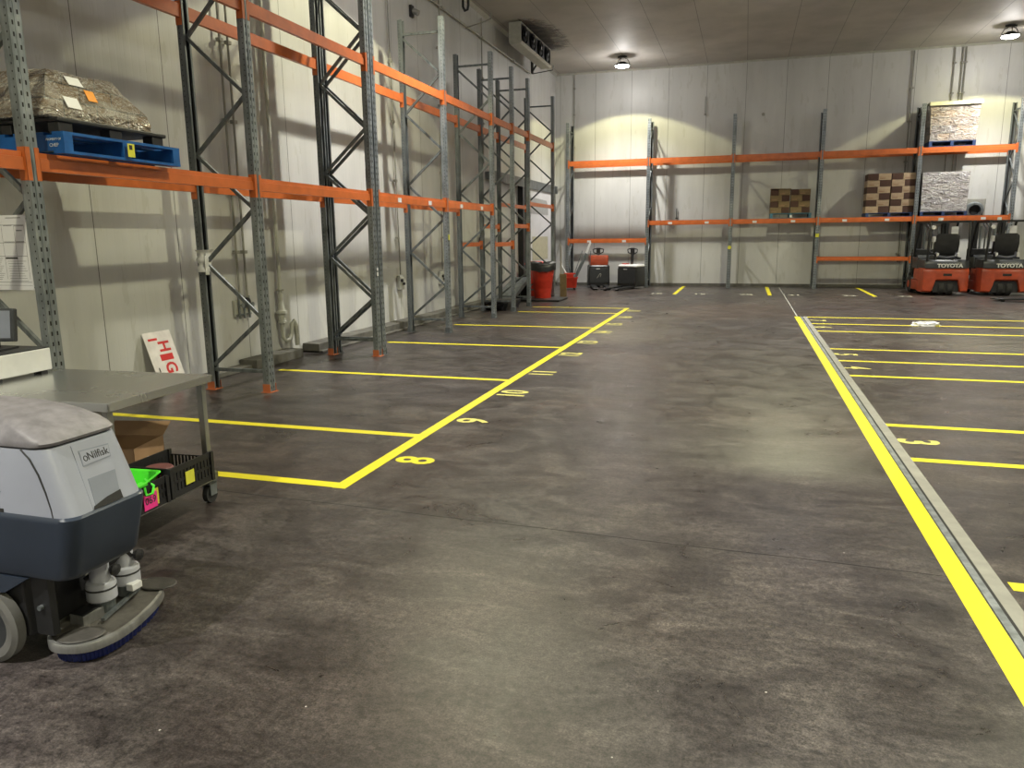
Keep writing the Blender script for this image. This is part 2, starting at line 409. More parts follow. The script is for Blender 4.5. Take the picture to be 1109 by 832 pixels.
def post_mesh(sgn, near=True):
    """open C-section upright; face towards sgn*X, 0.10 wide in Y, 0.075 deep; origin at its foot centre"""
    b = MB(); w, d = .10, .075; xf = sgn * d / 2; xb = -xf
    t = .0025
    perf(b, (xf, -w / 2, .01), (0, 1, 0), (0, 0, 1), w, UH - .01, [.027, .073], .075, .013, .030)
    # centre stiffening ridge on the face
    b.box(min(xf, xf + sgn * .004), max(xf, xf + sgn * .004), -.008, .008, .01, UH)
    for sy in (-1, 1):
        perf(b, (xb, sy * w / 2, .01), (sgn, 0, 0), (0, 0, 1), d, UH - .01, [.05], .05, .009, .012)
        b.box(min(xb, xb + sgn * t), max(xb, xb + sgn * t), min(sy * w / 2, sy * (w / 2 - .022)), max(sy * w / 2, sy * (w / 2 - .022)), .01, UH)
        b.box(min(xb, xb + sgn * .02), max(xb, xb + sgn * .02), min(sy * (w / 2 - .022), sy * (w / 2 - .0245)), max(sy * (w / 2 - .022), sy * (w / 2 - .0245)), .01, UH)
    # dark sheets inside, painted as the shade seen through the slots
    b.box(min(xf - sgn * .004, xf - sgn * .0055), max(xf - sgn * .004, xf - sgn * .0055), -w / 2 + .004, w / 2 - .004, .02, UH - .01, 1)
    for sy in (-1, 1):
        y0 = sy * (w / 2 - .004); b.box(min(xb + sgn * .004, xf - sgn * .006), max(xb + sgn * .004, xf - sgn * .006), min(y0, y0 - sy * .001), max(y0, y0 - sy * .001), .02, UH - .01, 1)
    return b
def make_frame(foot):
    """local frame: x from rear post (0) to front post (.70)"""
    t = thing('upright_frame', '', 'rack upright')
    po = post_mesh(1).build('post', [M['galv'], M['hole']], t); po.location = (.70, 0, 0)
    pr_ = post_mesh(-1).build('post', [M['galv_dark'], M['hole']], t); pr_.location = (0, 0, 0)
    for x, s in ((.70, 1), (0, -1)):
        MB().box(x - .06, x + .06, -.07, .07, 0, .006).box(x - .0445, x + .0445, -.056, -.052, 0, .09).box(x - .0445, x + .0445, .052, .056, 0, .09)\
            .build('base_plate', foot, po if x else pr_, loc=(-x, 0, 0))
    xr, xf = .03, .67
    nodes = [(xr, .27), (xf, .79), (xr, 1.36), (xf, 1.91), (xr, 2.46), (xf, 3.02), (xr, 3.60), (xf, 4.20), (xr, 4.77)]
    for i in range(len(nodes) - 1):
        (xa, za), (xb, zb) = nodes[i], nodes[i + 1]
        MB().bar((xa, 0, za), (xb, 0, zb), .028, .036, side=(0, 0, 1)).build('diagonal_brace', M['galv_dark'], t)
    for z in (.22, 4.83):
        MB().bar((xr, 0, z), (xf, 0, z), .028, .036).build('horizontal_brace', M['galv_dark'], t)
    return t
ordn = ['nearest', 'second', 'third', 'fourth', 'fifth', 'sixth', 'seventh', 'eighth', 'farthest']
FX = -5.50
f_orange = make_frame(M['rust']); f_grey = make_frame(M['galv_dark'])
left_frames = [(4.25, 'o', 'tall galvanised upright frame behind the steel trolley, holding the white notice sheets'),
               (6.83, 'o', 'galvanised upright frame just beyond the leaning sign, white wrap tied to its rear post'),
               (9.36, 'o', 'near one of two galvanised upright frames standing back to back beyond the drain pipe'),
               (9.50, 'g', 'far one of two galvanised upright frames standing back to back beyond the drain pipe'),
               (12.03, 'g', 'single galvanised upright frame with bright pale top posts, behind the doubled pair'),
               (14.50, 'g', 'upright frame where the long lower orange beams end, small yellow tag bay before it'),
               (15.87, 'g', 'upright frame between the two short bays of the left racking'),
               (17.12, 'g', 'upright frame just in front of the red bin and black floor platform'),
               (19.45, 'g', 'last upright frame of the left racking, behind the red bin by the sliding door')]
fo = fg = True
for y, k, lab in left_frames:
    if k == 'o':
        o = f_orange if fo else copy_tree(f_orange); fo = False
    else:
        o = f_grey if fg else copy_tree(f_grey); fg = False
    o.location = (FX, y, 0); o['label'] = lab; o['group'] = 'upright frames of the left racking'
# back racking: frames turned so their front posts face the camera (-Y)
back_x = [(-5.45, 'galvanised upright frame in the far left corner against the back wall'),
          (-2.93, 'galvanised upright frame on the back wall beside the second pallet truck'),
          (-.46, 'lone thin upright frame on the back wall with a round yellow tag'),
          (1.98, 'upright frame on the back wall right of the small pallet of two carton stacks'),
          (4.50, 'upright frame on the back wall between the tall carton stack and the wrapped pallets'),
          (6.85, 'upright frame on the back wall at the right edge of the photo behind the forklift')]
for x, lab in back_x:
    o = copy_tree(f_grey); o.location = (x, 24.72, 0); o.rotation_euler = (0, 0, -PI / 2); o['label'] = lab; o['group'] = 'upright frames of the back racking'

beam_cache = {}
def beam(length, hgt, label, group, p, rz, labels=0):
    """box beam along local +Y from 0..length, front lip to +X, connector plates at both ends"""
    key = (round(length, 2), hgt, labels)
    if key in beam_cache:
        o = copy_tree(beam_cache[key])
    else:
        o = thing('rack_beam', '', 'rack beam')
        prof = [(-.022, 0), (.022, 0), (.022, hgt * .68), (.010, hgt * .70), (.010, hgt), (-.022, hgt)]
        bar_ = MB().prism([(a, z) for a, z in prof], .004, length - .004, 'Y').build('beam_bar', M['orange'], o)
        for y0, y1, s in ((-.004, .0, 1), (length, length + .004, -1)):
            c = MB().box(-.030, .040, y0, y1, -.07, hgt + .03)
            ya, yb = (y0 - .034, y0 - .002) if s == 1 else (y1 + .002, y1 + .034)
            c.box(.0365, .040, min(ya, y0), max(yb, y1), -.07, hgt + .03)
            c.build('connector_plate', M['orange'], o)
        for i in range(labels):
            yy = length * (.27 + .46 * i)
            MB().box(.0222, .0235, yy - .06, yy + .06, hgt * .12, hgt * .62).build('location_label', M['white_pl'], bar_)
        beam_cache[key] = o
    o.location = p; o.rotation_euler = (0, 0, rz); tag(o, label, 'rack beam', group); return o
# left racking beams. Front row plane x=-4.80+; rear row mirrored
ys = [f[0] for f in left_frames]
def lbeam(i, z, hgt, front, lab, grp, nl=0):
    y0 = (ys[i] if i >= 0 else 1.69) + .056; y1 = ys[i + 1] - .056
    if i == 1: pass
    if front: beam(y1 - y0, hgt, lab, grp, (-4.80, y0, z), 0, nl)
    else: beam(y1 - y0, hgt, lab, grp, (-5.50, y1, z), PI, nl)
bayname = {-1: 'in the cut-off bay at the left edge', 0: 'in the bay of the blue pallet', 1: 'in the bay past the leaning red sign',
           3: 'in the bay after the doubled frames', 4: 'in the last long bay', 5: 'over the first short bay', 6: 'over the second short bay', 7: 'over the bay of the red bin'}
for i in (-1, 0, 1, 3, 4):
    for fr in (True, False):
        lbeam(i, 2.09, .125, fr, 'lower-level orange %s beam %s' % ('aisle-side' if fr else 'wall-side', bayname[i]), 'lower orange beams of the left racking', 2 if fr and i > 1 else 0)
for i in (-1, 0, 1, 3, 4, 5, 6, 7):
    for fr in (True, False):
        lbeam(i, 3.78, .125, fr, 'top-level orange %s beam %s' % ('aisle-side' if fr else 'wall-side', bayname[i]), 'upper orange beams of the left racking')
for i, z in ((5, 1.41), (6, 1.79), (7, 2.30)):
    for fr in (True, False):
        lbeam(i, z, .085, fr, 'thin orange %s beam at the %s step %s' % ('aisle-side' if fr else 'wall-side', {5: 'lowest', 6: 'middle', 7: 'highest'}[i], bayname[i].replace('over', 'in')), 'stepped thin beams of the left racking')
# extra frame carrying the beams that leave the picture
o = copy_tree(f_orange); o.location = (FX, 1.69, 0); o['label'] = 'upright frame left of the picture edge carrying the nearest orange beams'; o['group'] = 'upright frames of the left racking'
# back racking beams
bx = [b_[0] for b_ in back_x]
bnames = ['above the pallet trucks', 'in the empty bay', 'in the small pallet bay', 'in the tall carton stack bay', 'in the wrapped pallets bay']
for i in range(5):
    x0, x1 = bx[i] + .056, bx[i + 1] - .056
    for fr in (True, False):
        side = 'front' if fr else 'wall-side'
        # rotating by -90deg: local +X -> -Y, local +Y -> +X
        P_ = (lambda z: ((x0, 24.02, z), -PI / 2)) if fr else (lambda z: ((x1, 24.72, z), PI / 2))
        p, r = P_(3.745); beam(x1 - x0, .15, 'top orange %s beam on the back wall %s' % (side, bnames[i]), 'upper beams of the back racking', p, r)
        z = 1.385 if i == 0 else 1.915
        p, r = P_(z); beam(x1 - x0, .13, 'middle-level orange %s beam on the back wall %s' % (side, bnames[i]), 'middle beams of the back racking', p, r, 2 if fr else 0)
        if i == 3:
            p, r = P_(.82); beam(x1 - x0, .10, 'low orange %s beam below the tall carton stack on the back wall' % side, 'lowest beams of the back racking', p, r)
# small tags on the racking
tag(MB().box(-.001, .001, -.025, .025, 0, .09).build('location_tag', M['yel_tag'], None, loc=(-4.755, 12.03, 1.56)), 'small yellow tag on the aisle post beyond the doubled frames', 'tag')
tag(MB().box(-.002, .0, -.02, .02, .0, .05).box(-.002, .0, -.02, .02, .07, .11).build('location_tag', M['white_pl'], None, loc=(-4.753, 9.37, 1.10)), 'pair of white stickers on the doubled aisle posts', 'tag')
tag(MB().cyl((0, 0, 0), (0, -.004, 0), .055).build('location_tag', M['yel_tag'], None, loc=(-.46, 23.972, 1.22)), 'round yellow tag on the lone thin back wall post', 'tag')
tag(MB().box(-.05, .05, -.004, 0, -.05, .05).build('location_tag', M['yel_tag'], None, loc=(1.98, 23.976, 1.55)), 'yellow square tag on the back post right of the small pallet', 'tag')
# white wrap tied round rear post of second frame
b = MB(); n = 26
rings = []
for j in range(12):
    z = j * .021; rr = .062 + .012 * math.sin(j * 1.3) + (.01 if j in (0, 11) else 0)
    rings.append([Vector((math.cos(a) * (rr + .006 * math.sin(5 * a + j)), math.sin(a) * (rr + .018 + .005 * math.sin(7 * a + 2 * j)), z)) for a in [2 * PI * k / n for k in range(n)]])
b.ring(rings, caps=(False, False))
b.box(.055, .060, -.05, .03, .02, .20).box(.058, .062, -.07, -.01, -.03, .17)
tag(b.build('wrapping_cloth', M['white_pl'], None, smooth=60, loc=(FX + .01, 6.83, 1.27)), 'crumpled white wrap tied round the rear post above the leaning sign', 'wrap')

# ------------------------------------------------------------------ pallets
def make_pallet(mat, label, w=1.165, h=.15):
    t = thing('pallet', label, 'pallet')
    for y in (-w / 2 + .04, 0, w / 2 - .04):
        MB().box(-w / 2, w / 2, y - .038, y + .038, .02, h - .02).build('bearer', mat, t)
    for i in range(7):
        x = -w / 2 + .05 + i * (w - .10) / 6
        MB().box(x - .05, x + .05, -w / 2, w / 2, h - .02, h).build('deck_board', mat, t)
    for i in range(5):
        x = -w / 2 + .05 + i * (w - .10) / 4
        MB().box(x - .05, x + .05, -w / 2, w / 2, 0, .02).build('bottom_board', mat, t)
    return t
pb = make_pallet(M['blue_pal'], 'bright blue timber pallet on the lower orange beams at left, under a black pallet')
pb.location = (-5.215, 4.985, 2.216)
text_mesh('stencilled_lettering', 'PROPERTY OF', .022, M['letter'], pb, frame_mtx((.49, -.5815, .098), (1, 0, 0), (0, 0, 1)), .0006)
text_mesh('stencilled_lettering', 'CHEP', .034, M['letter'], pb, frame_mtx((.49, -.5815, .058), (1, 0, 0), (0, 0, 1)), .0006)
tag(MB().box(0, .002, -.035, .035, 0, .10).box(.002, .003, -.018, .012, .055, .09, 1).build('pallet_tag', [M['yel_tag'], M['ink_dark']], None, loc=(-4.6, 4.99, 2.24)), 'fluorescent yellow tag on the side of the blue pallet', 'tag')
# black plastic pallet
t = thing('plastic_pallet', 'black plastic pallet sandwiched between the blue pallet and the wrapped load', 'pallet', (-5.22, 4.93, 2.366))
for x in (-.5, 0, .44):
    for y in (-.46, 0, .44): MB().box(x, x + .10, y - .05, y + .07, 0, .07).build('pallet_foot', M['black'], t, bevel=.006)
MB().box(-.54, .56, -.53, .53, .07, .10).build('pallet_deck', M['black'], t, bevel=.008)
# irregular wrapped load
def wrapped(prof, name, mat, parent, amp=.02, sc=3.5, seed=0, sub=7):
    """prof: list of (z, x0, x1, y0, y1) stacked rounded rectangles, resampled and crumpled"""
    b = MB(); rings = []
    for i in range(len(prof) - 1):
        a, c = prof[i], prof[i + 1]
        for k in range(sub if i < len(prof) - 2 else sub + 1):
            f = k / sub; q = [a[j] + (c[j] - a[j]) * f for j in range(5)]
            r = []
            for (xa, ya), (xb, yb) in (((q[2], q[3]), (q[2], q[4])), ((q[2], q[4]), (q[1], q[4])), ((q[1], q[4]), (q[1], q[3])), ((q[1], q[3]), (q[2], q[3]))):
                for m_ in range(12):
                    g = m_ / 12; p = Vector((xa + (xb - xa) * g, ya + (yb - ya) * g, q[0]))
                    nn = noise.noise(Vector((p.x * sc + seed, p.y * sc, p.z * sc * 1.6))) + .5 * noise.noise(Vector((p.x * sc * 2.7, p.y * sc * 2.7 + seed, p.z * sc * 4)))
                    cen = Vector(((q[1] + q[2]) / 2, (q[3] + q[4]) / 2, q[0])); d = (p - cen)
                    if d.length > 0: p += d.normalized() * nn * amp
                    if 0 < i + k < 1e9 and not (i == 0 and k == 0): p.z += nn * amp * .5
                    r.append(p)
            rings.append(r)
    b.ring(rings)
    return b.build(name, mat, parent, smooth=75)
t = thing('wrapped_load', 'low sloping load in crumpled clear stretch wrap with an orange label, on the blue pallet', 'wrapped load', (-5.25, 4.90, 2.47))
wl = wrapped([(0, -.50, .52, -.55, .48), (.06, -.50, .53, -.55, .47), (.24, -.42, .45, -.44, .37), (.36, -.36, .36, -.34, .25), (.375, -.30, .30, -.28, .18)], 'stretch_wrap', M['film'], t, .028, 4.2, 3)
def lab(name, c, nrm, w, hh, mat, par, on=None):
    nrm = Vector(nrm).normalized(); r = Vector((0, 0, 1)).cross(nrm).normalized(); u = nrm.cross(r); c = Vector(c)
    if on is not None:
        from mathutils.bvhtree import BVHTree
        bv = BVHTree.FromPolygons([v.co for v in on.data.vertices], [tuple(p.vertices) for p in on.data.polygons])
        hits = [bv.ray_cast(c + nrm * .5 + r * a * w * .45 + u * b_ * hh * .45, -nrm)[0] for a in (-1, 0, 1) for b_ in (-1, 0, 1)]
        hits = [h_ for h_ in hits if h_ is not None]
        c = c + nrm * (max((h_ - c).dot(nrm) for h_ in hits) + .001)
    q = [c - r * w / 2 - u * hh / 2, c + r * w / 2 - u * hh / 2, c + r * w / 2 + u * hh / 2, c - r * w / 2 + u * hh / 2]
    return MB().ring([[v for v in q], [v + nrm * .003 for v in q]]).build(name, mat, par)
lab('orange_label', (.47, -.07, .20), (1, .05, .5), .09, .09, M['og_label'], t, wl)
lab('paper_label', (.425, -.16, .30), (1, 0, .7), .13, .08, M['paper'], t, wl)
lab('paper_label', (.53, -.28, .13), (1, .05, .5), .13, .09, M['paper'], t, wl)

# back wall pallets and cartons
def place_pallet(mat, x, y, z, label, rz=PI / 2):
    o = make_pallet(mat, label); o.location = (x, y, z); o.rotation_euler = (0, 0, rz); return o
place_pallet(M['teal_pal'], 1.22, 24.40, 2.046, 'faded blue pallet on the back wall under two short carton stacks').scale = (.62, .98, 1)
place_pallet(M['navy_pal'], 3.84, 24.40, 2.046, 'dark pallet on the back wall under the tall patterned carton stack').scale = (.65, 1.05, .75)
place_pallet(M['navy_pal'], 5.20, 24.40, 2.046, 'dark blue pallet on the middle level under the lower wrapped load').scale = (.65, 1, .8)
place_pallet(M['navy_pal'], 5.26, 24.40, 3.896, 'dark blue pallet on the top level under the upper wrapped load').scale = (.65, .98, 1)
tag(MB().box(-.03, .03, -.003, 0, 0, .07).build('pallet_tag', M['letter'], None, loc=(1.23, 24.035, 2.07)), 'small white tag on the faded blue pallet of the back wall', 'tag')
def carton(w, d, h, mat, label_mat):
    b = MB().box(-w / 2, w / 2, 0, d, 0, h)
    b.box(-w * .46, w * .46, -.0015, 0, h * .48, h * .52, 1)
    b.box(-w * .40, w * .05, -.0015, 0, h * .18, h * .34, 1)
    return b.build('carton', [mat, label_mat], bevel=.004, seg=1)
tape = M['card']
def stack(x0, z0, cols, layers, hgt, y, longw, shortw, ml, md, labf, grp, depth=(.34,)):
    cl = carton(longw - .006, .30, hgt - .004, ml, tape); cs = carton(shortw - .006, .30, hgt - .004, md, M['card_dark']); first = {0: True, 1: True}
    for dep, yy in enumerate(depth):
        for c in range(cols):
            for l in range(layers):
                for s in (0, 1):
                    if dep and (c or s): continue
                    lng = (s == (l + 0) % 2)
                    src, idx = (cl, 0) if lng else (cs, 1)
                    if first[idx]: o = src; first[idx] = False
                    else: o = src.copy(); COL.objects.link(o)
                    ww = longw if lng else shortw
                    xs = x0 + c * (longw + shortw + .02) + (0 if s == 0 else (shortw if lng else longw)) + ww / 2
                    o.location = (xs + random.uniform(-.004, .004), yy + random.uniform(-.004, .008), z0 + l * hgt)
                    tag(o, labf(lng, c, l, dep), 'carton', grp)
lay7 = ['bottom', 'second', 'third', 'fourth', 'fifth', 'top']
stack(3.22, 2.163, 2, 6, .180, 24.1, .33, .28, M['card_light'], M['card_dark'],
      lambda lg, c, l, d: '%s%s carton in the %s row, %s of the tall patterned stack' % ('rear ' if d else '', 'pale long' if lg else 'dark brown short', lay7[l] if l < 5 else 'top', 'left edge' if d else ('left half', 'right half')[c]),
      'cartons of the tall stack on the back wall', (24.06, 24.37))
lay3 = ['bottom', 'middle', 'upper', 'top']
stack(.64, 2.20, 2, 4, .170, 24.1, .32, .22, M['card_olive'], M['card_dark'],
      lambda lg, c, l, d: '%s%s carton, %s row of the %s stack on the faded blue pallet' % ('rear ' if d else '', 'olive brown long' if lg else 'dark short', lay3[l], ('left', 'right')[c]),
      'cartons of the two short stacks', (24.08, 24.39))
tag(MB().box(-.28, .29, 0, .62, 0, .012, 0, R=Matrix.Rotation(.02, 3, 'Y')).build('cardboard_sheet', M['card_olive'], None, loc=(.92, 24.07, 2.89)), 'flat card sheet lying on the left short carton stack', 'card sheet')
t = thing('wrapped_load', 'silvery wrapped cartons on the top level beside the ceiling lamp, pale sheet on top', 'wrapped load', (5.26, 24.39, 4.048))
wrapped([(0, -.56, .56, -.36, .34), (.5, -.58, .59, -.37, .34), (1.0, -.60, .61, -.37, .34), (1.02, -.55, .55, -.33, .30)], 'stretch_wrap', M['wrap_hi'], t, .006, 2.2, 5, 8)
MB().box(-.63, .64, -.40, .37, 1.01, 1.025).box(-.63, .64, -.405, -.395, .93, 1.02).build('slip_sheet', M['slip'], t)
t = thing('wrapped_load', 'lower wrapped carton load shining silver, behind the left forklift mast', 'wrapped load', (5.20, 24.39, 2.170))
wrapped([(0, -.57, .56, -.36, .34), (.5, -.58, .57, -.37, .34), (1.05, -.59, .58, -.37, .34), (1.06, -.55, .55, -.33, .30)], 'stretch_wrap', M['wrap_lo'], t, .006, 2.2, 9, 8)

# ------------------------------------------------------------------ ceiling lamps
LAMPS = [(-3.63, 23.05), (6.10, 23.0), (1.1, 17.0), (-3.63, 10.8), (6.05, 10.8), (1.1, 4.8), (-3.63, -1.5), (6.05, -1.5), (10.9, 17.0), (10.9, 4.8)]
def make_lamp():
    t = thing('ceiling_lamp', '', 'ceiling lamp', group='high bay lamps on the ceiling')
    MB().cyl((0, 0, -.01), (0, 0, 0), .09).box(-.13, .13, -.02, .02, -.05, -.01).build('mounting_bracket', M['blackm'], t)
    for k in range(3):
        a = 2 * PI * k / 3 + .4
        pts = [(math.cos(a) * r, math.sin(a) * r, z) for r, z in ((.06, -.05), (.15, -.09), (.20, -.16), (.21, -.25))]
        MB().tube(pts, .010, 6).build('hanger_arm', M['blackm'], t)
    MB().lathe([(.04, -.16), (.10, -.17), (.12, -.20), (.215, -.235), (.225, -.25), (.225, -.275), (.205, -.275), (.205, -.252)], n=32).build('housing', M['blackm'], t, smooth=40)
    MB().lathe([(.195, -.262), (.19, -.285), (.15, -.305), (.08, -.315), (.01, -.318)], n=32).build('lens', M['emit'], t, smooth=60)
    return t
lamp0 = make_lamp()
lamplabels = ['lit round lamp on the ceiling near the far left corner', 'lit round lamp on the ceiling at the top right edge']
for i, (x, y) in enumerate(LAMPS):
    o = lamp0 if i == 0 else copy_tree(lamp0)
    o.location = (x, y, ZC); o['label'] = lamplabels[i] if i < 2 else 'round high bay lamp %s outside the picture' % ['', '', 'over the middle aisle past the top edge,', 'over the left racking past the top edge,', 'over the right bays halfway down the room,', 'over the aisle near the camera,', 'behind the camera to the left,', 'behind the camera to the right,', 'far right beside the forklifts,', 'right of the right bays,'][i]
    # outer yellowish fringe of the beam, inner white core
    for nm, col, ang, en, bl in (('outer', (1, .95, .50) if i < 2 else (1, .96, .60), 125, 430, .035), ('inner', (.94, .93, 1.0), 108, 980, 1.0)):
        ld = bpy.data.lights.new('lamp_' + nm, 'SPOT'); ld.color = col; ld.energy = en * ((.50 if nm == 'outer' else .72) if i < 2 else .80 if i == 3 else (1.4 if nm == 'outer' else .5) if i == 5 else 1.06); ld.spot_size = math.radians(ang); ld.spot_blend = bl
        ld.shadow_soft_size = .10
        lo = bpy.data.objects.new('lamp_light', ld); COL.objects.link(lo); lo.location = (x, y, ZC - .36)
    ld = bpy.data.lights.new('lamp_fill', 'POINT'); ld.color = (1, .97, .93); ld.energy = 30; ld.shadow_soft_size = .14  # added point fill under each lamp to lift the ambient light
    lo = bpy.data.objects.new('lamp_light', ld); COL.objects.link(lo); lo.location = (x, y, ZC - .48)

# ------------------------------------------------------------------ evaporator coolers at the ceiling edge
def make_cooler(label, y0, y1):
    t = thing('cooler', label, 'cooler', (0, y0, 0)); Ln = y1 - y0
    x0, x1, z0, z1 = -5.66, -5.36, 6.20, 6.64
    MB().box(x0, x1, 0, .03, z0, z1).box(x0, x1, Ln - .03, Ln, z0, z1).box(x0, x1, .03, Ln - .03, z1 - .02, z1).box(x0, x0 + .02, .03, Ln - .03, z0, z1 - .02)\
        .build('casing', M['conduit'], t)
    MB().prism([(x0, z0), (x1 + .03, z0 - .0), (x1 - .02, z0 - .05), (x0 + .03, z0 - .06)], 0, Ln, 'Y').build('drip_tray', M['conduit'], t)
    nf = max(3, int(Ln / .62))
    MB().box(x1 - .05, x1 - .03, .03, Ln - .03, z0, z1 - .02).build('fan_panel', M['black'], t)
    for i in range(nf):
        yc = Ln * (i + .5) / nf
        MB().lathe([(.19, x1 - .03), (.21, x1 + .015), (.20, x1 + .02), (.175, x1 - .03)], (0, yc, (z0 + z1) / 2 - .01), 24, axis='X').build('fan_ring', M['blackm'], t, smooth=40)
        b = MB()
        for k in range(5):
            a = 2 * PI * k / 5; c, s_ = math.cos(a), math.sin(a); zc = (z0 + z1) / 2 - .01
            b.quad((x1 - .02, yc + c * .03, zc + s_ * .03), (x1 - .005, yc + math.cos(a + .2) * .16, zc + math.sin(a + .2) * .16), (x1 + .012, yc + math.cos(a + .8) * .16, zc + math.sin(a + .8) * .16), (x1, yc + math.cos(a + .9) * .03, zc + math.sin(a + .9) * .03))
        b.cyl((x1 - .03, yc, zc), (x1 + .015, yc, zc), .035)
        b.build('fan', M['blackm'], t)
    for y in (.25, Ln - .25):
        MB().box(x0 + .05, x0 + .09, y - .02, y + .02, z1, ZC).box(x1 - .09, x1 - .05, y - .02, y + .02, z1, ZC).build('hanger', M['galv'], t)
    return t
make_cooler('grey evaporator cooler with dark fans under the ceiling in the far left corner', 18.55, 21.5)
make_cooler('evaporator cooler mostly above the picture over the left racking', 11.6, 14.6)
# black mould marks blown on the ceiling by the fans (a stain with its own shape)
def mat_mould():
    m, nt, b = new_mat('black_ceiling_mould'); v = coords(nt, (.9, 3.2, 1)); f = noise_t(nt, v, 1.9, 7, .65, 1.2)
    tc = nt.nodes.new('ShaderNodeTexCoord'); sp = nt.nodes.new('ShaderNodeSeparateXYZ'); L(nt, tc.outputs['Generated'], sp.inputs[0])
    fx = math_n(nt, 'SUBTRACT', 1.15, sp.outputs[0])
    ey = math_n(nt, 'MULTIPLY', math_n(nt, 'MULTIPLY', sp.outputs[1], math_n(nt, 'SUBTRACT', 1., sp.outputs[1])), 4.)
    a = ramp_f(nt, math_n(nt, 'MULTIPLY', math_n(nt, 'ADD', f, .12), math_n(nt, 'MULTIPLY', fx, math_n(nt, 'POWER', ey, .35))), .28, .58)
    c = mixc(nt, a, (.47, .445, .415), (.02, .02, .02)); L(nt, c, b.inputs['Base Color'])
    L(nt, a, b.inputs['Alpha']); b.inputs['Roughness'].default_value = .7; return m
M['mould'] = mat_mould()
MB().box(-5.42, -4.35, 18.35, 21.9, ZC - .003, ZC - .001).build('mould_stain', M['mould'], ceil)
MB().box(-5.42, -4.35, 11.4, 14.9, ZC - .003, ZC - .001).build('mould_stain', M['mould'], ceil)

# ------------------------------------------------------------------ services on the walls
def pipe(label, pts, r, mat, clips=(), name='conduit_pipe', cat='pipe'):
    t = thing(name, label, cat, pts[0]); o = Vector(pts[0])
    MB().tube([Vector(p) - o for p in pts], r, 8).build('pipe_run', mat, t, smooth=50)
    for c in clips:
        q = Vector(c) - o; MB().box(q.x - r * 2.2, q.x + r * 2.2, q.y - r * 2.2, q.y + r * 2.2, q.z - .02, q.z + .02).build('pipe_clip', mat, t)
    return t
xw = XL + .055
pipe('long horizontal conduit high on the left wall running to the cooler', [(xw, -4.9, 6.06), (xw, 21.7, 6.10)], .022, M['conduit'], [(xw, y, 6.08) for y in (12.7, 15.05, 17.5, 20)])
pipe('nearer of the twin conduits dropping to the control valves behind the second frame', [(xw, 8.05, 6.0), (xw, 8.05, .88)], .014, M['conduit_dark'], [(xw, 8.05, z) for z in (1.45, 2.15, 3.0, 3.9)])
pipe('farther of the twin conduits dropping to the control valves behind the second frame', [(xw, 8.20, 6.0), (xw, 8.20, .88)], .014, M['conduit_dark'], [(xw, 8.20, z) for z in (1.45, 2.15, 3.0, 3.9)])
pipe('thin conduit on the left wall ending at a switch beyond the doubled frames', [(xw, 12.6, 6.0), (xw, 12.72, .95)], .013, M['conduit_dark'], [(xw, 12.65, z) for z in (1.6, 2.6, 3.6, 4.6)])
pipe('thin conduit on the left wall ending at a switch behind the pale-topped frame', [(xw, 14.95, 6.5), (xw, 14.75, .95)], .013, M['conduit_dark'], [(xw, 14.85, z) for z in (1.6, 2.9, 4.2, 5.3)])
pipe('pipe high on the left wall rising to the ceiling before the cooler', [(xw, 17.5, 6.5), (xw, 17.5, 3.3)], .016, M['conduit_dark'], [(xw, 17.5, z) for z in (4.2, 5.2)])
yw = YB - .05
pipe('thin pipe in the left corner of the back wall', [(-5.42, yw, 6.6), (-5.42, yw, 3.6)], .014, M['conduit_dark'], [(-5.42, yw, z) for z in (4.4, 5.4, 6.2)])
pipe('left of the three conduits above the tall carton stack on the back wall', [(4.28, yw, 6.6), (4.30, yw, .75)], .020, M['conduit_dark'], [(4.29, yw, z) for z in (1.0, 3.6, 4.7, 5.6)])
pipe('middle conduit rising behind the upper wrapped load on the back wall', [(5.30, yw, 6.6), (5.32, yw, 2.6)], .018, M['conduit_dark'], [(5.31, yw, z) for z in (5.4, 6.2)])
pipe('right pair conduit rising behind the upper wrapped load, nearer its centre', [(5.50, yw, 6.6), (5.50, yw, 2.6)], .018, M['conduit_dark'], [(5.5, yw, z) for z in (5.4, 6.2)])
pipe('rightmost conduit rising behind the upper wrapped load on the back wall', [(5.58, yw, 6.6), (5.58, yw, 2.6)], .018, M['conduit_dark'], [(5.58, yw, z) for z in (5.4, 6.2)])
pipe('short vertical rod hanging high on the back wall', [(-1.36, yw, 5.72), (-1.36, yw, 5.22)], .012, M['conduit_dark'], [(-1.36, yw, 5.2)], 'hanging_rod', 'rod')
pipe('short dark rod above the middle beam of the empty back bay', [(-2.12, yw, 2.42), (-2.12, yw, 2.10)], .014, M['blackm'], [(-2.12, yw, 2.12)], 'hanging_rod', 'rod')
tag(MB().cyl((0, 0, 0), (0, -.02, 0), .045).build('wall_plug', M['conduit_dark'], None, loc=(.33, YB, 5.12)), 'small round plug high on the back wall', 'plug')
# switches and valves
def switch(label, y, z):
    t = thing('wall_switch', label, 'switch', (XL, y, z))
    MB().box(0, .07, -.09, .09, -.13, .13).build('switch_box', M['conduit'], t, bevel=.01)
    MB().cyl((.07, -.03, .04), (.10, -.03, .04), .03).build('switch_knob', M['black'], t)
    MB().cyl((.07, .045, -.02), (.10, .045, -.02), .025).build('switch_knob', M['black'], t)
switch('grey double switch box on the left wall beyond the doubled frames', 12.75, .80)
switch('grey switch box on the left wall behind the pale-topped frame', 14.73, .78)
t = thing('control_valve', 'grey valve cluster with gauge on the left wall inside the second frame', 'valve', (XL, 8.12, .80))
MB().box(0, .04, -.16, .15, -.14, .06).build('back_plate', M['conduit'], t, bevel=.006)
MB().lathe([(.002, .0), (.055, .0), (.055, .05), (.04, .055)], (.03, .06, .03), 18, axis='X').build('gauge', M['black'], t)
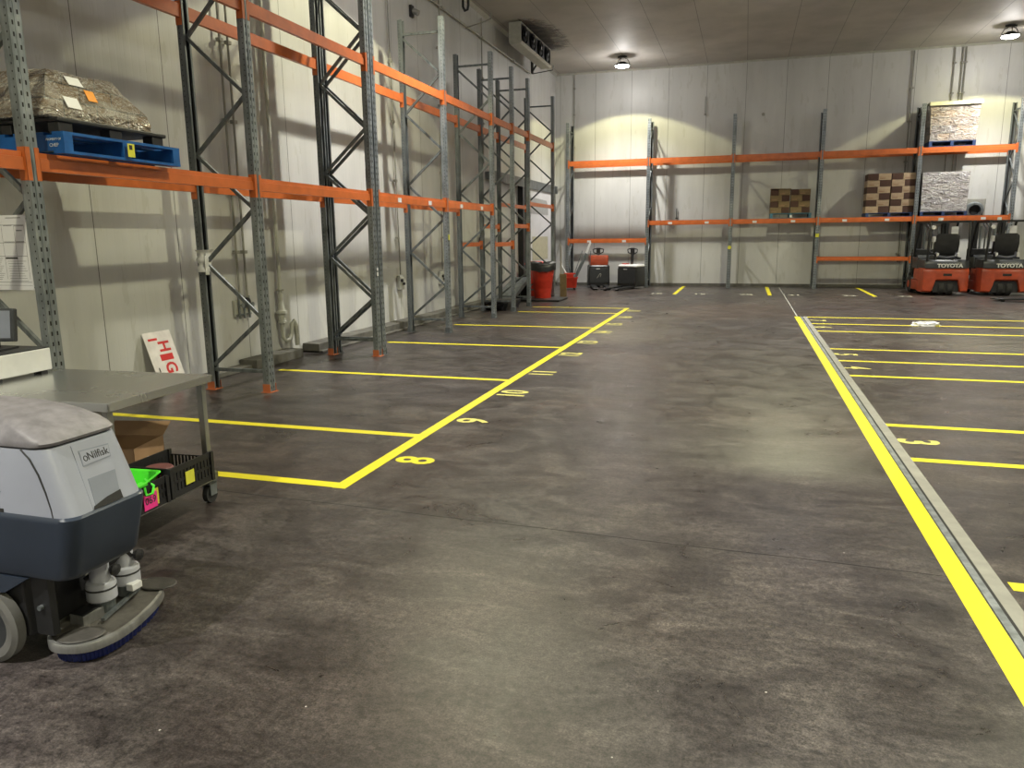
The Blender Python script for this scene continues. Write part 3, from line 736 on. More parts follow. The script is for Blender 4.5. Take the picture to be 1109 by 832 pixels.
for y in (-.10, 0., .10):
    MB().tube([(.06, y, -.17), (.06, y, .11)], .014).tube([(.06, y, .0), (.11, y, .0)], .012).cyl((.11, y, 0), (.12, y, 0), .03).build('valve', M['galv'], t)
MB().box(.03, .06, -.15, .14, -.13, -.11).build('bracket', M['galv'], t)
# pipe with trap next to the third frame
t = thing('drain_pipe', 'cream drain pipe with union and U trap on the left wall before the doubled frames', 'pipe', (xw + .01, 8.86, 0))
MB().tube([(.03, 0, 6.0), (.03, 0, .90)], .025, 12).build('pipe_run', M['conduit'], t, smooth=40)
MB().cyl((.03, 0, .9), (.03, 0, .80), .035).cyl((.03, 0, .80), (.03, 0, .66), .028, .05).cyl((.03, 0, .66), (.03, 0, .62), .075).cyl((.03, 0, .62), (.03, 0, .52), .045).cyl((.03, 0, .52), (.03, 0, .49), .055)\
    .build('union', M['conduit'], t, smooth=40)
MB().tube([(.03, 0, .50), (.03, 0, .30), (.05, .04, .24), (.07, .10, .26), (.08, .14, .34), (.08, .15, .46), (.09, .18, .50), (.10, .22, .42), (.10, .22, .16)], .030, 12).build('trap', M['conduit'], t, smooth=60)
MB().cyl((.03, 0, .94), (.03, 0, .92), .05).build('flange', M['conduit_dark'], t)
# emergency fitting, brackets near ceiling
t = thing('wall_camera', 'small dark device on a bracket high on the left wall over the pale-topped frame', 'wall device', (XL, 13.68, 5.62))
MB().box(0, .05, -.06, .06, -.06, .14).build('bracket', M['blackm'], t)
MB().cyl((.05, 0, .05), (.16, .02, .0), .05).build('housing', M['conduit_dark'], t)
t = thing('wall_bracket', 'black steel bracket under the far end of the ceiling cooler', 'bracket', (XL, 22.0, 6.15))
MB().box(0, .05, -.05, .05, 0, .42).bar((.04, 0, .30), (.42, 0, .34), .04, .05).bar((.04, 0, .08), (.20, 0, .30), .04, .04).build('bracket_arm', M['blackm'], t)
MB().tube([(.03, 0, 0), (.62, 0, .06), (.64, 0, .18)], .012).build('drain_hose', M['blackm'], t)
t = thing('wall_bracket', 'black hose loop and rod at the top edge above the left racking', 'bracket', (XL, 16.5, 6.05))
MB().tube([(.03, 0, .0), (.50, 0, .10), (.62, 0, .14), (.62, 0, .26)], .014).build('drain_hose', M['conduit_dark'], t)
MB().tube([(.10, -.3, .58), (.10, -.3, .34), (.14, -.3, .26), (.20, -.3, .28), (.22, -.3, .36), (.22, -.3, .58)], .028).build('hose_loop', M['blackm'], t, smooth=60)
# round duct collar on the back wall
t = thing('wall_fan', 'square grey plate with round dark vent on the back wall beside the lower wrapped load', 'vent', (6.17, YB, 2.25))
MB().box(-.27, .27, -.03, 0, -.27, .27).build('mounting_plate', M['conduit_dark'], t, bevel=.01)
MB().lathe([(.13, 0), (.235, 0), (.235, -.10), (.21, -.13), (.155, -.13), (.13, -.04)], (-.02, -.03, -.05), 28, axis='Y').build('duct_ring', M['galv'], t, smooth=40)
MB().cyl((-.02, -.075, -.05), (-.02, -.072, -.05), .132).build('duct_opening', M['hole'], t)

# sliding cold-room door on the left wall near the far corner
d = thing('door_1', None, None, (XL, 20.6, 0)); d['kind'] = 'structure'
MB().box(0, .14, -2.85, 3.9, 2.98, 3.14).box(.14, .16, -2.85, 3.9, 2.94, 3.18).build('door_rail', M['galv_dark'], d)
MB().box(0, .15, -.10, .10, 0, 2.98).build('door_frame', M['blackm'], d)
MB().box(0, .14, 3.62, 3.72, 0, 2.98).build('door_frame', M['conduit_dark'], d)
MB().box(.02, .12, .14, 3.58, .03, 2.95).build('door_leaf', M['door'], d, bevel=.01)
MB().prism([(.3, 2.25), (2.8, 2.25), (2.8, 2.52), (2.6, 2.68), (.5, 2.72), (.3, 2.6)], .122, .126, 'X').build('grey_patch', M['door_grey'], d)  # flat grey patch with clipped upper corners
MB().box(.122, .128, .95, 2.75, .92, 1.60).build('kick_panel', M['door_beige'], d)
MB().box(.122, .124, .28, .62, 1.35, 1.85).build('notice', M['paper'], d)

# ------------------------------------------------------------------ clutter at the far left
t = thing('floor_platform', 'flat black steel floor scale platform under the red bin', 'platform', (-4.86, 19.05, 0))
MB().box(-.58, .5, -.72, .30, .025, .05).build('platform_plate', M['dark_hood'], t, bevel=.004)
MB().box(-.56, .48, -.70, .28, 0, .025).build('platform_base', M['black'], t)
t = thing('rubbish_bin', 'large tapered red bin lined with a black bag, near the sliding door', 'bin', (-4.96, 19.01, .05))
MB().lathe([(.21, 0), (.225, .22), (.235, .24), (.30, .76), (.325, .78), (.325, .82), (.29, .82), (.22, .1), (.01, .06)], n=28).build('bin_body', M['red'], t, smooth=35)
prof = [[Vector((math.cos(a) * (r + .012 * math.sin(5 * a + z * 30)), math.sin(a) * (r + .012 * math.sin(4 * a)), z + .03 * math.sin(2 * a + 1) + .012 * math.sin(9 * a))) for a in [2 * PI * k / 28 for k in range(28)]] for r, z in ((.345, .70), (.345, .79), (.335, .87), (.24, .90), (.12, .88), (.02, .87))]
MB().ring(prof).build('bin_bag', M['black'], t, smooth=70)
t = thing('rubbish_bin', 'second red bin half hidden behind the bagged red bin', 'bin', (-5.45, 20.1, 0))
MB().lathe([(.20, 0), (.27, .84), (.29, .86), (.26, .86), (.19, .05), (.01, .04)], n=24).build('bin_body', M['red'], t, smooth=35)
MB().lathe([(.30, .86), (.29, .90), (.18, .94), (.01, .95)], n=24).build('lid', M['red'], t, smooth=40)
tag(MB().box(-.09, .09, -.012, .012, 0, .62, R=Matrix.Rotation(.06, 3, 'X')).build('timber_board', M['card_olive'], None, loc=(-4.62, 19.9, .0)), 'upright brown timber board leaning beside the bagged red bin', 'board')
tag(MB().box(-.02, .02, -.02, .02, 0, 1.35, R=Matrix.Rotation(.03, 3, 'X')).build('pole', M['conduit'], None, loc=(-4.93, 20.95, 0)), 'pale upright pole standing behind the bagged red bin', 'pole')
t = thing('mop_bucket', 'red mop bucket on wheels by the far left corner', 'bucket', (-5.08, 22.75, 0), .3)
rg = [rrect(-.19 - k * .05, .19 + k * .05, -.15 - k * .04, .15 + k * .04, .05, z) for k, z in ((0, .06), (.6, .33), (1, .35), (1, .38))]
rg2 = [rrect(-.22, .22, -.17, .17, .05, .38), rrect(-.18, .18, -.14, .14, .04, .10)]
MB().ring(rg + rg2).build('bucket_body', M['red'], t, smooth=35)
MB().box(-.17, .10, -.10, .10, .34, .50).box(-.17, .17, -.02, .02, .46, .50).build('wringer', M['red'], t, bevel=.01)
for x in (-.14, .14):
    for y in (-.10, .10): MB().cyl((x, y - .012, .03), (x, y + .012, .03), .03).build('caster', M['rubber'], t)
t = thing('mop', 'mop with white head standing in the red bucket', 'mop', (-5.08, 22.75, .12))
MB().tube([(0, 0, 0), (.18, .05, .5), (.36, .12, 1.05)], .014).build('handle', M['galv'], t)
b = MB()
for k in range(14):
    a = k * .45; b.tube([(-.12, 0, .40), (-.14 + .03 * math.cos(a), .03 * math.sin(a), .30), (-.10 + .09 * math.cos(a), .07 * math.sin(a), .27)], .012, 5)
b.tube([(-.34, .1, .72), (-.12, 0, .38)], .020, 6)
b.build('mop_head', M['white_pl'], t)
t = thing('squeegee', 'grey long squeegee leaning up out of the bucket with white tip', 'squeegee', (-4.90, 22.9, .05))
MB().bar((-.05, 0, .30), (.24, .30, 1.02), .03, .10).build('blade_holder', M['galv_dark'], t)
MB().bar((.22, .28, .98), (.34, .40, 1.36), .025, .06).build('handle_tip', M['white_pl'], t)
MB().tube([(.35, .4, 1.10), (.33, .42, .72), (.27, .40, .48), (.25, .4, .32)], .012).build('strap', M['galv_dark'], t)
t = thing('dock_ramp', 'sloping grey steel ramp plate lying behind the left racking', 'ramp', (-5.55, 18.75, 0))
MB().prism([(-1.2, .10), (.50, .56), (.55, .54), (.55, .48), (-1.15, .02)], -.28, .18, 'X').build('ramp_plate', M['galv_dark'], t)
MB().box(-.24, .14, .42, .46, 0, .45).box(-.24, .14, -.3, -.26, 0, .24).build('ramp_leg', M['blackm'], t)
for k in range(4):
    tag(MB().box(-.30, .30, -.50, .50, 0, .028).box(-.30, -.20, -.5, .5, -.02, 0).box(.20, .30, -.5, .5, -.02, 0).build('plastic_slab', M['black'], None, loc=(-5.30 + .03 * k, 16.45 - .04 * k, .022 + k * .05), bevel=.005),
        'black plastic slab stacked on the floor under the stepped beams, %s of four' % ['lowest', 'second lowest', 'second highest', 'topmost'][k], 'plastic slab', 'black slabs stacked behind the left racking')
t = thing('charging_cable', 'coiled black charging cable hanging on the left wall at the first short bay', 'cable', (XL + .03, 17.3, 1.40))
MB().tube([(.02, .10 * math.cos(a) , .12 * math.sin(a)) for a in [k * .5 for k in range(26)]], .016, 6).tube([(.02, .1, 0), (.03, .16, -.3), (.04, .1, -.62)], .012, 6).build('cable', M['black'], t, smooth=60)
MB().box(0, .08, .03, .17, -.78, -.62).build('plug', M['white_pl'], t, bevel=.01)
MB().box(-.02, .05, -.08, .08, .05, .20).build('hook', M['black'], t)
tag(MB().box(0, .10, -.08, .08, -.08, .10).box(.10, .12, -.05, .05, -.05, .06).build('socket_outlet', M['white_pl'], None, loc=(XL, 18.9, .72), bevel=.01), 'white power socket on the left wall before the sliding door', 'socket')

# ------------------------------------------------------------------ pallet trucks at the back wall
def pallet_truck(label, loc, rz, variant):
    t = thing('pallet_truck', label, 'pallet truck', loc, rz)   # forward (forks) = -Y locally
    rg = [rrect(-.34, .34, -.02, .62, .08, z) for z in (.06, .10)] + [rrect(-.33, .33, -.01, .61, .09, .66), rrect(-.31, .31, .02, .58, .09, .70)]
    MB().ring(rg).build('battery_case', M['blackm'], t, smooth=35)
    if variant:
        MB().ring([rrect(-.33, .33, -.015, .615, .09, .66), rrect(-.335, .335, -.02, .62, .09, .69), rrect(-.30, .30, .03, .57, .09, .735)]).build('top_cover', M['white_pl'], t, smooth=35)
        MB().box(-.22, -.08, .1, .3, .735, .76).build('battery_plug', M['red'], t)
    else:
        MB().ring([rrect(-.29, .29, .08, .52, .05, .70), rrect(-.30, .30, .06, .54, .05, .96), rrect(-.28, .28, .08, .52, .05, 1.0)]).build('motor_cover', M['orange_fl'], t, smooth=35)
        MB().box(-.20, .20, .075, .08, .78, .92).build('vent_panel', M['red'], t)
    MB().box(-.30, .30, -.028, -.018, .16, .62).build('front_panel', M['dark_hood'], t, bevel=.006)
    MB().box(-.10, .02, -.032, -.028, .58, .60).build('badge', M['letter'], t)
    for x in (-.20, .20):
        f = MB(); f.prism([(-.02, .09), (-1.05, .075), (-1.15, .05), (-1.15, .03), (-.02, .035)], x - .08, x + .08, 'X')
        f.build('fork', M['blackm'], t, bevel=.006)
        MB().cyl((x - .05, -1.0, .035), (x + .05, -1.0, .035), .033).build('load_wheel', M['rubber'], t)
    MB().cyl((-.06, .35, .10), (.06, .35, .10), .10).build('drive_wheel', M['rubber'], t)
    zt = 1.0 if not variant else .72; top = 1.10
    MB().bar((0, .33, zt - .04), (0, .36, top - .03), .07, .07, side=(0, 1, 0)).build('tiller_arm', M['black'], t)
    hd = MB().tube([(-.04, .36, top - .06), (-.15, .36, top - .01), (-.17, .36, top + .08), (-.06, .36, top + .11), (.06, .36, top + .11), (.17, .36, top + .08), (.15, .36, top - .01), (.04, .36, top - .06)], .018, 8)
    hd.box(-.06, .06, .33, .39, top - .05, top + .13)
    hd.build('tiller_head', M['black'], t, smooth=50)
    return t
tr1 = pallet_truck('black pallet truck with orange-red cover, left one at the back wall', (-4.36, 23.75, 0), .28, False)
MB().bar((-.07, -.030, .30), (.01, -.030, .42), .014, .003, side=(0, 1, 0)).tube([(.0, -.030, .43), (.04, -.030, .44), (.06, -.030, .41), (.04, -.030, .37), (.03, -.030, .33)], .007, 5).build('logo_mark', M['conduit'], tr1)
pallet_truck('black pallet truck with pale top and loop handle, right one at the back wall', (-3.44, 23.38, 0), -.33, True)

# ------------------------------------------------------------------ forklifts
def make_forklift(label, loc, rz):
    """rear faces local -Y, mast at +Y. Rear end at y=0"""
    t = thing('forklift', label, 'forklift', loc, rz)
    W = .53
    # counterweight with wheel arch cut from below
    def sect(x, z): return x, z
    b = MB(); nx = 28
    def rear_y(x): return .015 + .13 * (abs(x) / W) ** 3.2
    rings = []
    for i in range(nx + 1):
        x = -W + 2 * W * i / nx; y0 = rear_y(x)
        arch = .38 if abs(x) < .26 else (.38 - .30 * ((abs(x) - .26) / .07) if abs(x) < .33 else .08)
        r = [Vector((x, y0 + .05, arch)), Vector((x, y0, arch + .04)), Vector((x, y0, .60)), Vector((x, y0 + .02, .66)), Vector((x, y0 + .06, .69)), Vector((x, .62, .69)), Vector((x, .62, arch))]
        rings.append(r)
    b.ring(rings); b.build('counterweight', M['orange_fl'], t, smooth=35)
    MB().box(-.10, .10, .012, .02, .50, .56).build('towing_slot', M['hole'], t)
    MB().box(-.30, .30, .10, .60, .08, .37).build('axle_recess', M['black'], t)
    for x in (-.10, .10):
        MB().lathe([(.04, -.075), (.16, -.075), (.185, -.055), (.185, .055), (.16, .075), (.04, .075)], (x, .24, .185), 24, axis='X').build('rear_wheel', M['rubber'], t, smooth=35)
    # hood band with lettering
    rg = []
    for k, (z, ins) in enumerate(((.69, .02), (.80, .03), (.86, .05), (.90, .10))):
        r = [Vector((x, rear_y(x) + ins, z)) for x in [-W + .02 + (2 * W - .04) * i / nx for i in range(nx + 1)]] + [Vector((W - .02, .78, z)), Vector((-W + .02, .78, z))]
        rg.append(r)
    MB().ring(rg).build('hood', M['dark_hood'], t, smooth=35)
    text_mesh('maker_lettering', 'TOYOTA', .128, M['letter'], t, frame_mtx((.04, .030, .755), (1, 0, 0), (0, 0, 1)), .008, .005, 1.12)
    # body side steps and floor
    MB().box(-W, W, .62, 1.42, .10, .36).box(-W, W, .62, 1.05, .36, .66).build('body_frame', M['orange_fl'], t, bevel=.02)
    MB().box(-W + .01, W - .01, 1.05, 1.42, .36, .375).build('floor_mat', M['rubber'], t)
    MB().prism([(1.32, .37), (1.42, .37), (1.42, .98), (1.30, 1.00), (1.26, .92)], -.40, .40, 'X').build('dashboard', M['dark_hood'], t)
    MB().box(-.46, .46, 1.42, 1.47, .37, 1.16).build('front_cowl', M['black'], t, bevel=.02)
    # seat
    rs = [rrect(-.25, .25, .40, .88, .08, z) for z in (.90, .98)] + [rrect(-.23, .23, .42, .86, .08, 1.01)]
    MB().ring(rs).build('seat', M['dark_hood'], t, smooth=40)
    rb = []
    for z, w, y in ((.98, .22, .42), (1.08, .29, .36), (1.30, .30, .32), (1.50, .28, .30), (1.56, .22, .30)):
        rb.append([Vector((w * math.cos(a), y + .06 * math.sin(a) - .02, z)) if False else Vector((w * (abs(math.cos(a)) ** .5) * (1 if math.cos(a) >= 0 else -1), y + .055 * (abs(math.sin(a)) ** .6) * (1 if math.sin(a) >= 0 else -1), z)) for a in [2 * PI * k / 24 for k in range(24)]])
    MB().ring(rb).build('seat_back', M['black'], t, smooth=50)
    MB().tube([(-.24, .30, 1.08), (-.20, .22, .99), (0, .20, .955), (.20, .22, .99), (.24, .30, 1.08)], .035, 10).build('hip_rail', M['rubber_grey_dark2'], t, smooth=60)
    for x in (-.22, .26): MB().box(x - .02, x + .03, .20, .26, .98, 1.08).build('armrest', M['white_pl'], t, bevel=.01)
    MB().box(-.36, -.28, .26, .31, 1.36, 1.50).build('rear_light', M['white_pl'], t, bevel=.01)
    # overhead guard
    for s in (-1, 1):
        x = s * (W - .06)
        MB().tube([(x, .17, .88), (x, .14, 1.2), (x * .96, .13, 1.80), (x * .95, .18, 1.86)], .030, 8).build('guard_post', M['blackm'], t, smooth=50)
        MB().tube([(x, 1.40, .40), (x, 1.34, 1.1), (x * .96, 1.10, 1.80), (x * .95, 1.04, 1.86)], .030, 8).build('guard_post', M['blackm'], t, smooth=50)
    MB().box(-W + .06, -W + .12, .14, 1.10, 1.84, 1.89).box(W - .12, W - .06, .14, 1.10, 1.84, 1.89).build('guard_rail', M['blackm'], t)
    for k in range(7):
        y = .17 + k * .145
        MB().box(-W + .12, W - .12, y - .012, y + .012, 1.845, 1.885).build('guard_bar', M['blackm'], t)
    MB().tube([(.10, 1.22, 1.08)] + [(.0 + .16 * math.cos(a), 1.16 + .10 * math.sin(a), 1.10 + .05 * math.sin(a)) for a in [2 * PI * k / 18 for k in range(19)]], .014, 6).build('steering_wheel', M['black'], t)
    MB().tube([(0, 1.32, .95), (0, 1.16, 1.10)], .02).build('steering_column', M['black'], t)
    MB().box(-W + .01, -W + .05, .78, 1.30, .66, .95).box(W - .05, W - .01, .78, 1.30, .66, .95).box(-W + .06, W - .06, .80, 1.05, .66, .90).build('battery_cover', M['dark_hood'], t, bevel=.01)
    # front wheels
    for s in (-1, 1):
        fw_ = MB().lathe([(.05, -.08), (.19, -.08), (.225, -.06), (.225, .06), (.19, .08), (.05, .08)], (s * .46, 1.42, .225), 26, axis='X').build('front_wheel', M['rubber'], t, smooth=35)
        MB().cyl((s * .44, 1.42, .225), (s * .546, 1.42, .225), .10, n=18).build('wheel_hub', M['orange_fl'], fw_)
    # mast
    for s in (-1, 1):
        MB().box(s * .36 - .04, s * .36 + .04, 1.60, 1.72, .06, 1.90).build('mast_channel', M['blackm'], t, bevel=.004)
        MB().box(s * .27 - .03, s * .27 + .03, 1.62, 1.74, .08, 1.88).build('inner_mast', M['blackm'], t)
        MB().cyl((s * .17, 1.66, .12), (s * .17, 1.66, 1.75), .028, n=12).build('lift_cylinder', M['galv'], t)
    MB().box(-.40, .40, 1.60, 1.64, 1.83, 1.90).box(-.36, .36, 1.60, 1.64, .95, 1.02).box(-.40, .40, 1.60, 1.66, .10, .18).build('mast_crossbar', M['blackm'], t)
    MB().box(-.46, .46, 1.74, 1.78, .42, .50).box(-.46, .46, 1.74, 1.78, .12, .20).build('fork_carriage', M['blackm'], t)
    for x in (-.42, -.21, 0, .21, .42): MB().box(x - .012, x + .012, 1.745, 1.765, .5, 1.15).build('load_backrest_bar', M['blackm'], t)
    for s in (-1, 1):
        MB().box(s * .17 - .05, s * .17 + .05, 1.78, 1.81, .05, .52).box(s * .17 - .05, s * .17 + .05, 1.81, 2.55, .05, .085).build('fork', M['galv_dark'], t, bevel=.003)
    MB().tube([(-.14, 1.62, 1.82), (-.10, 1.50, 1.70), (-.12, 1.48, .9)], .018).tube([(-.06, 1.62, 1.82), (-.02, 1.50, 1.72), (-.04, 1.46, .9)], .018).build('hydraulic_hose', M['rubber'], t, smooth=60)
    # light blobs
    MB().cyl((-.40, .12, 1.72), (-.40, .06, 1.72), .05).build('work_light', M['white_pl'], t)
    MB().cyl((-.22, .28, 1.89), (-.22, .28, 1.96), .05, .04).build('beacon', M['white_pl'], t)
    MB().box(.30, .46, 1.02, 1.05, 1.45, 1.75).build('load_chart', M['paper'], t)
    return t
fk = make_forklift('orange and charcoal forklift seen from behind, left of the two under the wrapped pallets', (4.98, 21.88, 0), .07)
dup(fk, (6.33, 21.95, 0), .06, 'orange and charcoal forklift at the right edge, parked beside its twin')
fk['group'] = 'parked forklifts'
for o in COL.objects:
    if o.name.startswith('forklift') and o.parent is None: o['group'] = 'parked forklifts'
# pallet truck forks entering at the right edge
t = thing('hand_pallet_truck', 'black pallet truck forks poking in from the right edge before the forklifts', 'pallet truck', (6.45, 20.28, 0), PI / 2 + .02)
for x in (-.14, .16):
    MB().prism([(1.0, .10), (.02, .085), (-.12, .06), (-.12, .04), (1.0, .04)], x - .07, x + .07, 'X').build('fork', M['blackm'], t, bevel=.006)
for s in (0,):
    pass
t.rotation_euler = (0, 0, -PI / 2); t.location = (5.72, 20.3, 0)
for x in (-.14, .16): MB().cyl((x - .05, .05, .035), (x + .05, .05, .035), .035).build('load_wheel', M['rubber'], t)
MB().box(-.23, .25, 1.0, 1.12, .04, .36).build('crosshead', M['blackm'], t, bevel=.01)
MB().cyl((-.06, 1.2, .09), (.08, 1.2, .09), .09).build('steer_wheel', M['rubber'], t)
MB().tube([(.01, 1.16, .2), (.01, 1.3, .7), (.01, 1.45, 1.15)], .02).tube([(-.12, 1.45, 1.15), (.14, 1.45, 1.15)], .016).build('handle', M['blackm'], t)

# crumpled plastic on the floor
b = MB(); rg = []
for j in range(9):
    f = j / 8; r = []
    for k in range(26):
        a = 2 * PI * k / 26; rad = math.cos(f * PI / 2) ** .7
        n_ = noise.noise(Vector((math.cos(a) * 2 + 5, math.sin(a) * 2, f * 3)))
        r.append(Vector((math.cos(a) * .23 * rad * (1 + .35 * n_), math.sin(a) * .14 * rad * (1 + .5 * n_), .002 + .055 * math.sin(f * PI / 2) * (1 + .9 * n_))))
    rg.append(r)
b.ring(rg)
tag(b.build('plastic_film', M['white_pl'], None, smooth=50, loc=(3.08, 14.72, 0)), 'crumpled white plastic lying on the yellow lines of the right bays', 'plastic film')

# ------------------------------------------------------------------ notices on the nearest frame, sign
t = thing('notice_sheet', 'white printed notice sheets hung inside the nearest upright frame', 'notice', (-5.12, 4.235, 1.26), 0)
# sheet spans the frame between posts, in the XZ plane
tp = (-.29, .245); MB().box(tp[0], tp[1], -.006, -.001, 0, .53).build('sheet', M['paper'], t)
b = MB(); y = -.0066
def rect_(x0, x1, z0, z1, mi=0): b.quad((x0, y, z0), (x1, y, z0), (x1, y, z1), (x0, y, z1), mi)
rect_(-.20, -.02, .485, .495)
rect_(.06, .20, .508, .513)
for x in (-.27, -.13, .01, .125, .22):
    rect_(x, x + .0025, .08, .46)
for z in (.46, .335, .24): rect_(-.27, .22, z, z + .003)
rect_(.02, .12, .34, .345); rect_(.13, .21, .34, .346); rect_(.03, .11, .455, .459); rect_(.13, .215, .452, .457)
rect_(.145, .20, .418, .426)
rect_(.015, .13, .222, .234, 1)
for k in range(9): rect_(.03 + .004 * (k % 3), .205 - .03 * ((k * 7) % 4) / 3, .205 - k * .0175, .2075 - k * .0175)
for k in range(12): rect_(-.25, -.15 - .03 * ((k * 5) % 4) / 3, .225 - k * .0135, .2275 - k * .0135); rect_(-.12, -.01 - .03 * ((k * 5) % 4) / 3, .225 - k * .0135, .2275 - k * .0135)
rect_(-.27, .235, .055, .058); rect_(-.27, .235, .032, .034)
b.build('print', [M['ink'], M['ink_dark']], t)
MB().tube([(.243, -.003, .50), (.262, 0, .53), (.29, 0, .54)], .003, 5).build('cable_tie', M['black'], t)
MB().tube([(.243, -.003, .02), (.262, 0, .0), (.29, 0, -.01)], .003, 5).build('cable_tie', M['black'], t)

# leaning sign: foot on floor, top against left wall
A = Vector((-6.03, 6.50, .63)); Bv = Vector((-6.03, 6.93, .60)); C_ = Vector((-5.78, 6.86, .012)); D_ = Vector((-5.78, 6.43, .04))
t = thing('wall_sign', 'white sign board with red lettering leaning on the left wall behind the trolley', 'sign', (-5.80, 6.62, 0))
org = Vector((-5.80, 6.62, 0))
foot = Vector((-5.82, 6.62, .004)); up = (Vector((-6.028, 6.62, .64)) - foot); ln = up.length; up.normalize()
rt = Vector((0, 1, 0)); rt = (rt - up * rt.dot(up)).normalized(); nm = rt.cross(up)
mt = frame_mtx(foot - org, rt, up)
bd = MB().box(-.20, .20, 0, ln, -.004, 0); bd.v = [mt @ v for v in bd.v]
o = bd.build('board', M['signwhite'], t)
t.rotation_euler = (0, 0, 0)
for ch, yy in (('H', .50), ('G', .26), ('O', .11)):
    text_mesh('lettering', ch, .22, M['signred'], t, mt @ frame_mtx((.04, yy, .0008), (0, -1, 0), (1, 0, 0)), 0, .006, .8)
bb = MB().box(-.06, .125, .345, .415, .0009, .0016); bb.v = [mt @ v for v in bb.v]; bb.build('red_block', M['signred'], t)
bb = MB().box(-.15, -.02, .575, .60, .0008, .0014, 0).box(-.14, -.125, .20, .28, .0008, .0014, 1).box(-.165, .185, .025, .027, .0008, .0014, 1)
bb.v = [mt @ v for v in bb.v]; bb.build('small_print', [M['signred'], M['ink_dark']], t)
t.rotation_euler = (0, 0, 0)

# ------------------------------------------------------------------ steel trolley with its load
ct = thing('steel_trolley', 'stainless steel table trolley on casters between the scrubber and the racking', 'trolley', (-3.62, 3.34, 0), .05)
hx, hy = .575, .42
MB().box(-hx, hx, -hy, hy, .786, .80).box(-hx, hx, -hy, -hy + .012, .755, .79).box(-hx, hx, hy - .012, hy, .755, .79).box(-hx, -hx + .012, -hy, hy, .755, .79).box(hx - .012, hx, -hy, hy, .755, .79)\
    .build('table_top', M['stainless'], ct, bevel=.002)
for sx in (-1, 1):
    for sy in (-1, 1):
        x, y = sx * (hx - .05), sy * (hy - .045)
        lg_ = MB().box(x - .019, x + .019, y - .019, y + .019, .13, .787).build('leg', M['stainless_leg'], ct, bevel=.003)
        w = MB().cyl((x - .016 + sx * .0, y, .055), (x + .016, y, .055), .055, n=22).build('caster_wheel', M['rubber'], lg_)
        MB().box(x - .030, x - .022, y - .03, y + .03, .05, .13).box(x + .022, x + .030, y - .03, y + .03, .05, .13).box(x - .03, x + .03, y - .035, y + .035, .12, .135).build('caster_fork', M['galv'], lg_)
MB().box(-hx + .01, hx - .0, -hy + .02, hy - .02, .176, .186).box(-hx + .01, hx, -hy + .02, -hy + .03, .15, .20).box(-hx + .01, hx, hy - .03, hy - .02, .15, .20).box(hx - .010, hx, -hy + .02, hy - .02, .15, .20).box(-hx + .01, -hx + .02, -hy + .02, hy - .02, .15, .20)\
    .build('lower_shelf', M['stainless_leg'], ct)
def crate(label, loc, rz, lx, ly, lz):
    t = thing('plastic_crate', label, 'crate', loc, rz)
    b = MB(); w = .008
    b.box(-lx / 2, lx / 2, -ly / 2, ly / 2, 0, .008)
    # lattice walls: rails and bars
    for s in (-1, 1):
        for a0, a1 in ((0, .035), (lz - .035, lz)):
            b.box(s * lx / 2 - w / 2, s * lx / 2 + w / 2, -ly / 2, ly / 2, a0, a1)
            if not (s == 1 and a0 > 0 and False): b.box(-lx / 2, lx / 2, s * ly / 2 - w / 2, s * ly / 2 + w / 2, a0, a1 - (.03 if a0 > 0 and s == 1 else 0))
        n = 12
        for k in range(n + 1):
            yy = -ly / 2 + ly * k / n; b.box(s * lx / 2 - w / 2, s * lx / 2 + w / 2, yy - .006, yy + .006, .03, lz - .03)
            xx = -lx / 2 + lx * k / n; b.box(xx - .006, xx + .006, s * ly / 2 - w / 2, s * ly / 2 + w / 2, .03, lz - .03)
        b.box(s * lx / 2 - w / 2, s * lx / 2 + w / 2, -ly / 2, ly / 2, lz * .5 - .008, lz * .5 + .008)
        b.box(s * (lx / 2 - .002) - .001, s * (lx / 2 - .002) + .001, -ly / 2, ly / 2, .03, lz - .03)
    b.box(-lx / 2, -lx / 2 + .012, ly / 2 - .012, ly / 2 + .012, 0, lz).box(lx / 2 - .012, lx / 2 + .012, ly / 2 - .012, ly / 2 + .012, 0, lz).box(lx / 2 - .012, lx / 2 + .012, -ly / 2 - .012, -ly / 2 + .012, 0, lz)
    b.build('crate_body', M['black'], t); return t
cz = .187
c1 = crate('larger black slotted crate with a yellow label at the far end of the trolley shelf', (-3.138, 3.450, cz), .05, .29, .36, .175)
lab('yellow_label', (.1535, -.03, .085), (1, 0, 0), .075, .075, M['yel_tag'], c1)
c2 = crate('black slotted crate with a pink tag, holding the green basket', (-3.118, 3.062, cz), .05, .29, .34, .150)
t = lab('pink_tag', (.1535, .03, .055), (1, 0, 0), .10, .085, M['pink'], c2)
text_mesh('tag_lettering', '069', .055, M['ink_dark'], c2, frame_mtx((.1570, .03, .058), (0, 1, 0), (0, 0, 1)), .0004, .0005)
lab('yellow_tag', (.1515, .080, .065), (1, 0, 0), .03, .09, M['yel_tag'], c2)
